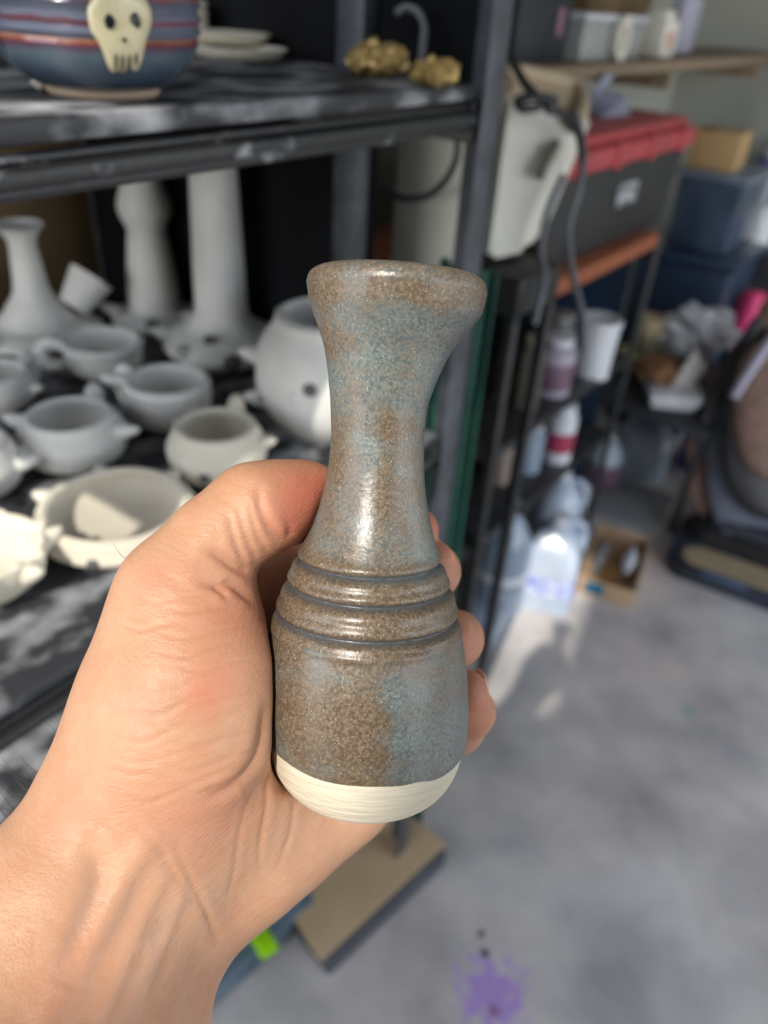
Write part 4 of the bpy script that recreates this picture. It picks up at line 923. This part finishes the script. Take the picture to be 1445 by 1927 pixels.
lo = np.array([-.205, -.020, .155]); hi = np.array([.048, .172, .345])
# keep only what the frame could see plus margin below it
nx, ny, nz_ = [int((hi[i] - lo[i]) / VX) + 1 for i in range(3)]
gx = (lo[0] + np.arange(nx) * VX).astype(np.float32); gy = (lo[1] + np.arange(ny) * VX).astype(np.float32); gz = (lo[2] + np.arange(nz_) * VX).astype(np.float32)
BIG = .03
def smin(a, b, k):
    h = np.maximum(k - np.abs(a - b), 0) / k; return np.minimum(a, b) - h * h * k * .25
FLD = {}
for grp, k, pts in chains:
    fld = FLD.setdefault(grp, np.full((nx, ny, nz_), BIG, np.float32))
    for (a, ra), (b, rb) in zip(pts[:-1], pts[1:]):
        mg = .024
        l0 = np.minimum(a - ra, b - rb) - mg; h0 = np.maximum(a + ra, b + rb) + mg
        i0 = np.clip(((l0 - lo) / VX).astype(int), 0, [nx, ny, nz_]); i1 = np.clip(((h0 - lo) / VX).astype(int) + 1, 0, [nx, ny, nz_])
        if np.any(i1 <= i0): continue
        X = gx[i0[0]:i1[0], None, None]; Y = gy[None, i0[1]:i1[1], None]; Zz = gz[None, None, i0[2]:i1[2]]
        ab = b - a; L2 = float(ab @ ab)
        t_ = np.clip(((X - a[0]) * ab[0] + (Y - a[1]) * ab[1] + (Zz - a[2]) * ab[2]) / L2, 0, 1).astype(np.float32)
        d = np.sqrt((X - a[0] - ab[0] * t_) ** 2 + (Y - a[1] - ab[1] * t_) ** 2 + (Zz - a[2] - ab[2] * t_) ** 2) - (ra + (rb - ra) * t_)
        sl_ = (slice(i0[0], i1[0]), slice(i0[1], i1[1]), slice(i0[2], i1[2]))
        fld[sl_] = smin(fld[sl_], d.astype(np.float32), k)
F_ = FLD['palm']
F_ = smin(F_, FLD['thumb'], .008)
fing = FLD['index']
for g in ('middle', 'ring', 'pinky'): fing = smin(fing, FLD[g], .0012)
F_ = smin(F_, fing, .007); del FLD
# keep clear of the bottle (contact flattens the skin)
P0 = np.stack(np.broadcast_arrays(gx[:, None, None], gy[None, :, None], gz[None, None, :]), -1)
rel = P0 - BOTP.astype(np.float32); hq = rel @ az.astype(np.float32); xq = rel @ ax_.astype(np.float32); yq = rel @ ay_.astype(np.float32); del P0, rel
rr_ = np.sqrt((xq - np.interp(hq, prof_h[::-1], prof_o[::-1])) ** 2 + yq ** 2); bd = rr_ - np.interp(hq, prof_h[::-1], prof_r[::-1])
bd = np.maximum(bd * .93, np.maximum(-hq, hq - LEN - .008)).astype(np.float32); del hq, xq, yq, rr_
F_ = -smin(-F_, bd - .0006, .003)
del bd
# surface nets
def surface_nets(F):
    s = F < 0; c = np.zeros([n - 1 for n in F.shape], np.int8)
    for dx in (0, 1):
        for dy in (0, 1):
            for dz in (0, 1): c += s[dx:F.shape[0] - 1 + dx, dy:F.shape[1] - 1 + dy, dz:F.shape[2] - 1 + dz]
    act = (c > 0) & (c < 8); idx = np.argwhere(act); ids = np.full(act.shape, -1, np.int32); ids[act] = np.arange(len(idx))
    acc = np.zeros((len(idx), 3)); cnt = np.zeros(len(idx))
    cs = [(a, b, d) for a in (0, 1) for b in (0, 1) for d in (0, 1)]
    for a in cs:
        for ax in range(3):
            if a[ax]: continue
            b = list(a); b[ax] = 1
            fa = F[idx[:, 0] + a[0], idx[:, 1] + a[1], idx[:, 2] + a[2]]; fb = F[idx[:, 0] + b[0], idx[:, 1] + b[1], idx[:, 2] + b[2]]
            m = (fa < 0) != (fb < 0); t = np.where(m, fa / np.where(m, fa - fb, 1), 0)
            p = np.array(a, float)[None].repeat(len(idx), 0); p[:, ax] += t; acc[m] += p[m]; cnt[m] += 1
    V = idx + acc / cnt[:, None]; quads = []
    for ax in range(3):
        o1, o2 = [(1, 2), (2, 0), (0, 1)][ax]
        sl0 = [slice(None)] * 3; sl1 = [slice(None)] * 3; sl0[ax] = slice(0, -1); sl1[ax] = slice(1, None)
        e = s[tuple(sl0)] != s[tuple(sl1)]; E_ = np.argwhere(e); E_ = E_[(E_[:, o1] > 0) & (E_[:, o2] > 0) & (E_[:, o1] < F.shape[o1] - 1) & (E_[:, o2] < F.shape[o2] - 1)]
        flip = s[E_[:, 0], E_[:, 1], E_[:, 2]]
        def q(d1, d2):
            K = E_.copy(); K[:, o1] -= d1; K[:, o2] -= d2; return ids[K[:, 0], K[:, 1], K[:, 2]]
        Q = np.stack([q(1, 1), q(0, 1), q(0, 0), q(1, 0)], 1); Q[~flip] = Q[~flip][:, ::-1]; quads.append(Q)
    return V, np.concatenate(quads)
V, Q = surface_nets(F_); V = lo + V * VX
# keep the piece that is the hand (drop stray islands is unnecessary: one body)
def lap(V, Q, it, lam):
    n = len(V); E_ = np.concatenate([Q[:, [0, 1]], Q[:, [1, 2]], Q[:, [2, 3]], Q[:, [3, 0]]]); E_ = np.concatenate([E_, E_[:, ::-1]])
    deg = np.bincount(E_[:, 0], minlength=n)[:, None]
    for i in range(it):
        s = np.stack([np.bincount(E_[:, 0], V[E_[:, 1], j], n) for j in range(3)], 1) / np.maximum(deg, 1); V = V + (s - V) * lam
    return V
V = lap(V, Q, 6, .5)
def vnormals(V, Q):
    fn = np.cross(V[Q[:, 2]] - V[Q[:, 0]], V[Q[:, 3]] - V[Q[:, 1]]); nn = np.zeros_like(V)
    for j in range(4):
        for c in range(3): nn[:, c] += np.bincount(Q[:, j], fn[:, c], len(V))
    return nn / np.maximum(np.linalg.norm(nn, axis=1, keepdims=True), 1e-12)
NN = vnormals(V, Q)
if (NN[np.argmin(V[:, 2])][2]) > 0: Q = Q[:, ::-1]; NN = -NN
PX = 722.5 + FPX * V[:, 0] / V[:, 2]; PY = 963.5 + FPX * V[:, 1] / V[:, 2]
facing = np.clip(-(NN * (V / np.linalg.norm(V, axis=1, keepdims=True))).sum(1) * 2.5, 0, 1)
def polyd(pts):
    d = np.full(len(V), 1e9); P = np.array([(v.x, v.y) for v in smooth_prof([(a, b, 0) for a, b in pts], 6)])
    x0, y0 = P.min(0) - 60; x1, y1 = P.max(0) + 60; m = (PX > x0) & (PX < x1) & (PY > y0) & (PY < y1) & (facing > 0); mi = np.where(m)[0]
    p = np.stack([PX[mi], PY[mi]], 1); best = np.full(len(mi), 1e9); par = np.zeros(len(mi)); n = len(P) - 1
    for i in range(n):
        a, b = P[i], P[i + 1]; ab = b - a; t = np.clip(((p - a) @ ab) / max(ab @ ab, 1e-9), 0, 1); q = np.hypot(*(p - a - t[:, None] * ab).T); w = q < best; best[w] = q[w]; par[w] = (i + t[w]) / n
    d[mi] = best; pr = np.zeros(len(V)); pr[mi] = par; return d, pr
disp = np.zeros(len(V)); cre = np.zeros(len(V))
def crease(pts, depth, w, tone=.6, bulge=0.35, side=0):
    global disp, cre
    d, pr = polyd(pts); f = facing * np.sin(np.clip(pr, .02, .98) * pi) ** .5
    disp = disp - f * depth * np.exp(-(d / w) ** 2) + f * depth * bulge * (np.exp(-((d - 2.4 * w) / (1.6 * w)) ** 2))
    cre = np.maximum(cre, tone * f * np.exp(-(d / (w * .9)) ** 2))
# thumb joint creases
crease([(486, 925), (492, 965), (510, 1000), (530, 1020)], .0011, 8)
crease([(468, 945), (476, 985), (490, 1020), (505, 1042)], .0006, 6, .4)
crease([(448, 950), (456, 990), (470, 1030), (482, 1052)], .0006, 6, .4)
crease([(430, 965), (440, 1010), (452, 1045), (463, 1070)], .0007, 6, .4)
crease([(540, 985), (545, 1000), (540, 1010)], .0005, 6, .3)
crease([(395, 1035), (425, 1055), (450, 1072), (468, 1078)], .0014, 9, .6)
crease([(380, 1098), (410, 1105), (432, 1100), (455, 1115), (478, 1135)], .0012, 8, .6)
crease([(400, 1095), (420, 1120), (430, 1125)], .0006, 5, .3)
# thenar wrinkles
for k, (y0, y1, x0, x1) in enumerate(((1132, 1118, 245, 400), (1150, 1140, 300, 450), (1185, 1168, 230, 330), (1200, 1176, 290, 470), (1235, 1205, 300, 440), (1262, 1238, 330, 480), (1300, 1262, 240, 420), (1322, 1300, 330, 490), (1345, 1300, 240, 400), (1365, 1325, 300, 480), (1395, 1352, 210, 380), (1402, 1370, 320, 490), (1432, 1400, 205, 400), (1448, 1405, 300, 490), (1455, 1462, 200, 330), (1475, 1440, 290, 450), (1492, 1470, 330, 440), (1508, 1480, 230, 370))):
    crease([(x0, y0 - 10), ((x0 * 2 + x1) / 3, y0 + 2), ((x0 + 2 * x1) / 3, (y0 + y1) / 2), (x1, y1)], .00020 + .00008 * (k % 3), 4.0, .30)
crease([(500, 1330), (490, 1400), (468, 1450), (430, 1485), (385, 1500)], .0014, 10, .6)      # life line round the thenar
crease([(512, 1420), (505, 1500), (490, 1580), (488, 1640)], .0004, 5, .3)
crease([(470, 1500), (452, 1560), (440, 1640), (425, 1700)], .0003, 5, .2)
crease([(555, 1500), (545, 1570), (520, 1640)], .0003, 5, .2)
crease([(330, 1600), (360, 1660), (390, 1720), (412, 1785)], .0005, 6, .3)                    # wrist creases
crease([(250, 1545), (300, 1600), (330, 1650), (370, 1710)], .0003, 7, .2)
crease([(150, 1540), (200, 1560), (240, 1590)], .0004, 7, .2)
# tendons and veins
def ridge(pts, hgt, w):
    global disp
    d, pr = polyd(pts); disp = disp + facing * np.sin(np.clip(pr, 0, 1) * pi) ** .6 * hgt * np.exp(-(d / w) ** 2)
ridge([(60, 1960), (150, 1800), (235, 1650), (300, 1560)], .0018, 26)
ridge([(150, 1990), (215, 1850), (270, 1720), (310, 1640)], .0012, 20)
ridge([(240, 1990), (275, 1850), (320, 1740), (350, 1670)], .0009, 14)
ridge([(165, 1560), (185, 1660), (160, 1740), (120, 1860)], -.0016, 26)
ridge([(330, 1090), (375, 1020), (430, 950)], .0008, 40)
ridge([(455, 1490), (520, 1470), (560, 1420)], -.0012, 30)
V2 = V + NN * disp[:, None]
# skin tint: red, pale and vein-blue zones of the skin itself
red_ = np.zeros(len(V)); vein = np.zeros(len(V)); pale = np.zeros(len(V))
def rb(x, y, wx, wy, a, ang=0):
    global red_
    dx, dy = PX - x, PY - y; c, s = cos(ang), sin(ang); u, v = dx * c + dy * s, -dx * s + dy * c
    red_ = red_ + a * np.exp(-(u / wx) ** 2 - (v / wy) ** 2)
rb(590, 945, 75, 80, 1.3); rb(560, 990, 40, 30, .3); rb(430, 1150, 110, 90, .35); rb(400, 1290, 50, 50, .55); rb(370, 1320, 30, 30, .3); rb(300, 1085, 60, 40, .35)
rb(360, 1540, 120, 80, .35); rb(560, 1110, 90, 90, .35); rb(840, 1060, 60, 60, .55); rb(890, 1200, 50, 60, .55); rb(900, 1330, 50, 70, .7); rb(120, 1850, 200, 60, .2, -.9); rb(820, 985, 30, 40, .8)
def vn(pts, a, w):
    global vein
    d, pr = polyd(pts); vein = np.maximum(vein, a * np.exp(-(d / w) ** 2) * np.sin(np.clip(pr, 0, 1) * pi) ** .5)
vn([(360, 1640), (340, 1700), (295, 1750), (285, 1810), (250, 1900), (240, 1990)], .7, 9); vn([(180, 1610), (170, 1690), (120, 1790), (90, 1900)], .6, 16); vn([(250, 1640), (230, 1720), (180, 1800), (150, 1900)], .45, 10)
vn([(230, 1420), (270, 1360), (330, 1310), (350, 1230)], .35, 12); vn([(240, 1300), (300, 1340), (330, 1370)], .3, 10)
me = bpy.data.meshes.new('person'); Wd = to_world(V2); org = Wd.mean(0)
me.vertices.add(len(Wd)); me.vertices.foreach_set('co', (Wd - org).astype(np.float32).ravel())
Qf = Q; me.loops.add(len(Qf) * 4); me.loops.foreach_set('vertex_index', Qf.astype(np.int32).ravel())
me.polygons.add(len(Qf)); me.polygons.foreach_set('loop_start', np.arange(0, len(Qf) * 4, 4, dtype=np.int32)); me.polygons.foreach_set('use_smooth', np.ones(len(Qf), bool))
me.update(); me.validate()
for nm, arr in (('redness', red_), ('vein', vein), ('crease', cre)):
    a_ = me.attributes.new(nm, 'FLOAT', 'POINT'); a_.data.foreach_set('value', np.clip(arr, 0, 1).astype(np.float32))
# one body only: drop any stray island
import collections
nb_ = len(me.vertices); par = np.arange(nb_)
E2 = np.concatenate([Q[:, [0, 1]], Q[:, [1, 2]], Q[:, [2, 3]], Q[:, [3, 0]]])
for _ in range(4000):
    mn_ = np.minimum(par[E2[:, 0]], par[E2[:, 1]]); new = par.copy(); np.minimum.at(new, E2[:, 0], mn_); np.minimum.at(new, E2[:, 1], mn_); new = new[new]
    if (new == par).all(): break
    par = new
big_ = np.bincount(par).argmax(); kill = set(np.where(par != big_)[0].tolist())
hand = bpy.data.objects.new('person', me); COL.objects.link(hand); hand.location = org
bmx = bmesh.new(); bmx.from_mesh(me); bmx.verts.ensure_lookup_table(); bmesh.ops.delete(bmx, geom=[bmx.verts[i] for i in kill], context='VERTS'); bmesh.ops.recalc_face_normals(bmx, faces=bmx.faces); bmx.to_mesh(me); bmx.free()
tag(hand, 'person seen as a bare left hand and forearm, fingers curled round the glazed bottle', 'person')
def skin():
    m = bpy.data.materials.new('skin'); m.use_nodes = True; t = m.node_tree; b = t.nodes['Principled BSDF']; N = t.nodes.new; L = t.links.new
    tc = N('ShaderNodeTexCoord'); O = tc.outputs['Object']
    def noise(s, d, sc=(1, 1, 1), rot=(0, 0, 0)):
        mp = N('ShaderNodeMapping'); mp.inputs['Scale'].default_value = sc; mp.inputs['Rotation'].default_value = rot; L(O, mp.inputs[0]); n = N('ShaderNodeTexNoise'); n.inputs['Scale'].default_value = s; n.inputs['Detail'].default_value = d; L(mp.outputs[0], n.inputs['Vector']); return n.outputs[0]
    def attr(n): a = N('ShaderNodeAttribute'); a.attribute_name = n; return a.outputs['Fac']
    def math(op, a, b_):
        n = N('ShaderNodeMath'); n.operation = op
        for i, v in enumerate((a, b_)):
            if isinstance(v, (int, float)): n.inputs[i].default_value = v
            else: L(v, n.inputs[i])
        return n.outputs[0]
    def mix(f, a, b_):
        n = N('ShaderNodeMix'); n.data_type = 'RGBA'; L(f, n.inputs[0])
        for i, v in ((6, a), (7, b_)):
            if isinstance(v, tuple): n.inputs[i].default_value = v + (1,)
            else: L(v, n.inputs[i])
        return n.outputs[2]
    def mr(v, a, b_, c=0, d=1):
        n = N('ShaderNodeMapRange'); L(v, n.inputs[0])
        for i, x in enumerate((a, b_, c, d)): n.inputs[i + 1].default_value = x
        return n.outputs[0]
    col = mix(mr(noise(38, 4), .35, .65), (.59, .335, .205), (.54, .275, .160))
    col = mix(mr(noise(160, 3), .45, .7, 0, .35), col, (.62, .385, .265))
    col = mix(math('MULTIPLY', attr('redness'), .8), col, (.58, .165, .105))
    col = mix(math('MULTIPLY', attr('vein'), .55), col, (.34, .24, .19))
    col = mix(math('MULTIPLY', attr('crease'), .55), col, (.42, .16, .09))
    L(col, b.inputs['Base Color']); L(mr(noise(300, 2), .3, .7, .42, .56), b.inputs['Roughness'])
    b.inputs['Subsurface Weight'].default_value = .22; b.inputs['Subsurface Radius'].default_value = (.006, .0022, .0012); b.inputs['Subsurface Scale'].default_value = .6
    b.inputs['Specular IOR Level'].default_value = .42
    v = N('ShaderNodeTexVoronoi'); v.feature = 'DISTANCE_TO_EDGE'; v.inputs['Scale'].default_value = 950; L(O, v.inputs['Vector'])
    h = math('ADD', math('MULTIPLY', math('MINIMUM', v.outputs['Distance'], .25), .7), math('MULTIPLY', noise(420, 3, (1, 1, 3.2), (.3, .2, .5)), 1.1)); h = math('ADD', h, math('MULTIPLY', noise(120, 3, (1, .6, 3)), 1.3))
    bp = N('ShaderNodeBump'); bp.inputs['Strength'].default_value = .38; bp.inputs['Distance'].default_value = .0006; L(h, bp.inputs['Height']); L(bp.outputs[0], b.inputs['Normal'])
    return m
sk_m = skin(); me.materials.append(sk_m)
# sparse dark hairs on the forearm edge and the thumb
mask = []
rngh = random.Random(5)
cand = np.where((np.abs(facing) < .35) & (PX > -40) & (PX < 460) & (PY > 900) & (PY < 1700) & (NN[:, 0] < .2))[0]
bm = bmn(); cnt = 0
Wn = NN @ CAMM
for _ in range(6000):
    i = int(cand[rngh.randrange(len(cand))]); x, y = PX[i], PY[i]
    dens = 1.0 if (y > 1440 and x < 130) else (.10 if y > 1330 else (.35 if (300 < x < 420 and 920 < y < 990) else .02))
    if rngh.random() > dens or cnt > 65: continue
    cnt += 1; p = Vector(Wd[i] - org); n_ = Vector(Wn[i]); up = -CU * .3 + CR * (-.5 + .5 * rngh.random()) + CU * (.9 * rngh.random())
    Lh = (.0055 + .005 * rngh.random()) * (1 if y > 1300 else .55); d1 = (n_ * .9 + up * .5).normalized(); d2 = (n_ * .25 + up * .9 + CU * .3).normalized()
    tube(bm, [p - n_ * .0004, p + d1 * Lh * .5, p + d1 * Lh * .7 + d2 * Lh * .6], .00009, 4, 3, radii=(.00012, .00004))
hh = link('arm_hair', bm, M('dark_hair', (.03, .02, .015)), hand); hh['kind'] = 'stuff'
# nail of the little finger, seen at its outer edge
tipc = c3(874, 1303, .278); nd = np.array([.86, -.12, .42]); nd /= np.linalg.norm(nd); ld = np.array([-.25, -.95, -.1]); ld -= nd * (ld @ nd); ld /= np.linalg.norm(ld); wd = np.cross(nd, ld)
b = bmesh.new(); r = bmesh.ops.create_icosphere(b, subdivisions=4, radius=1); cN = to_world(tipc + nd * .0074 + ld * .0012) - org
for v in r['verts']:
    q = nd * v.co.x * .0014 + ld * v.co.y * .0058 + wd * v.co.z * .0048 - nd * .0009 * v.co.z ** 2
    v.co = Vector(q @ CAMM)
link('fingernail', b, M('nail', (.66, .40, .32), (.62, .36, .29), 30, .3), hand, loc=Vector(cN))
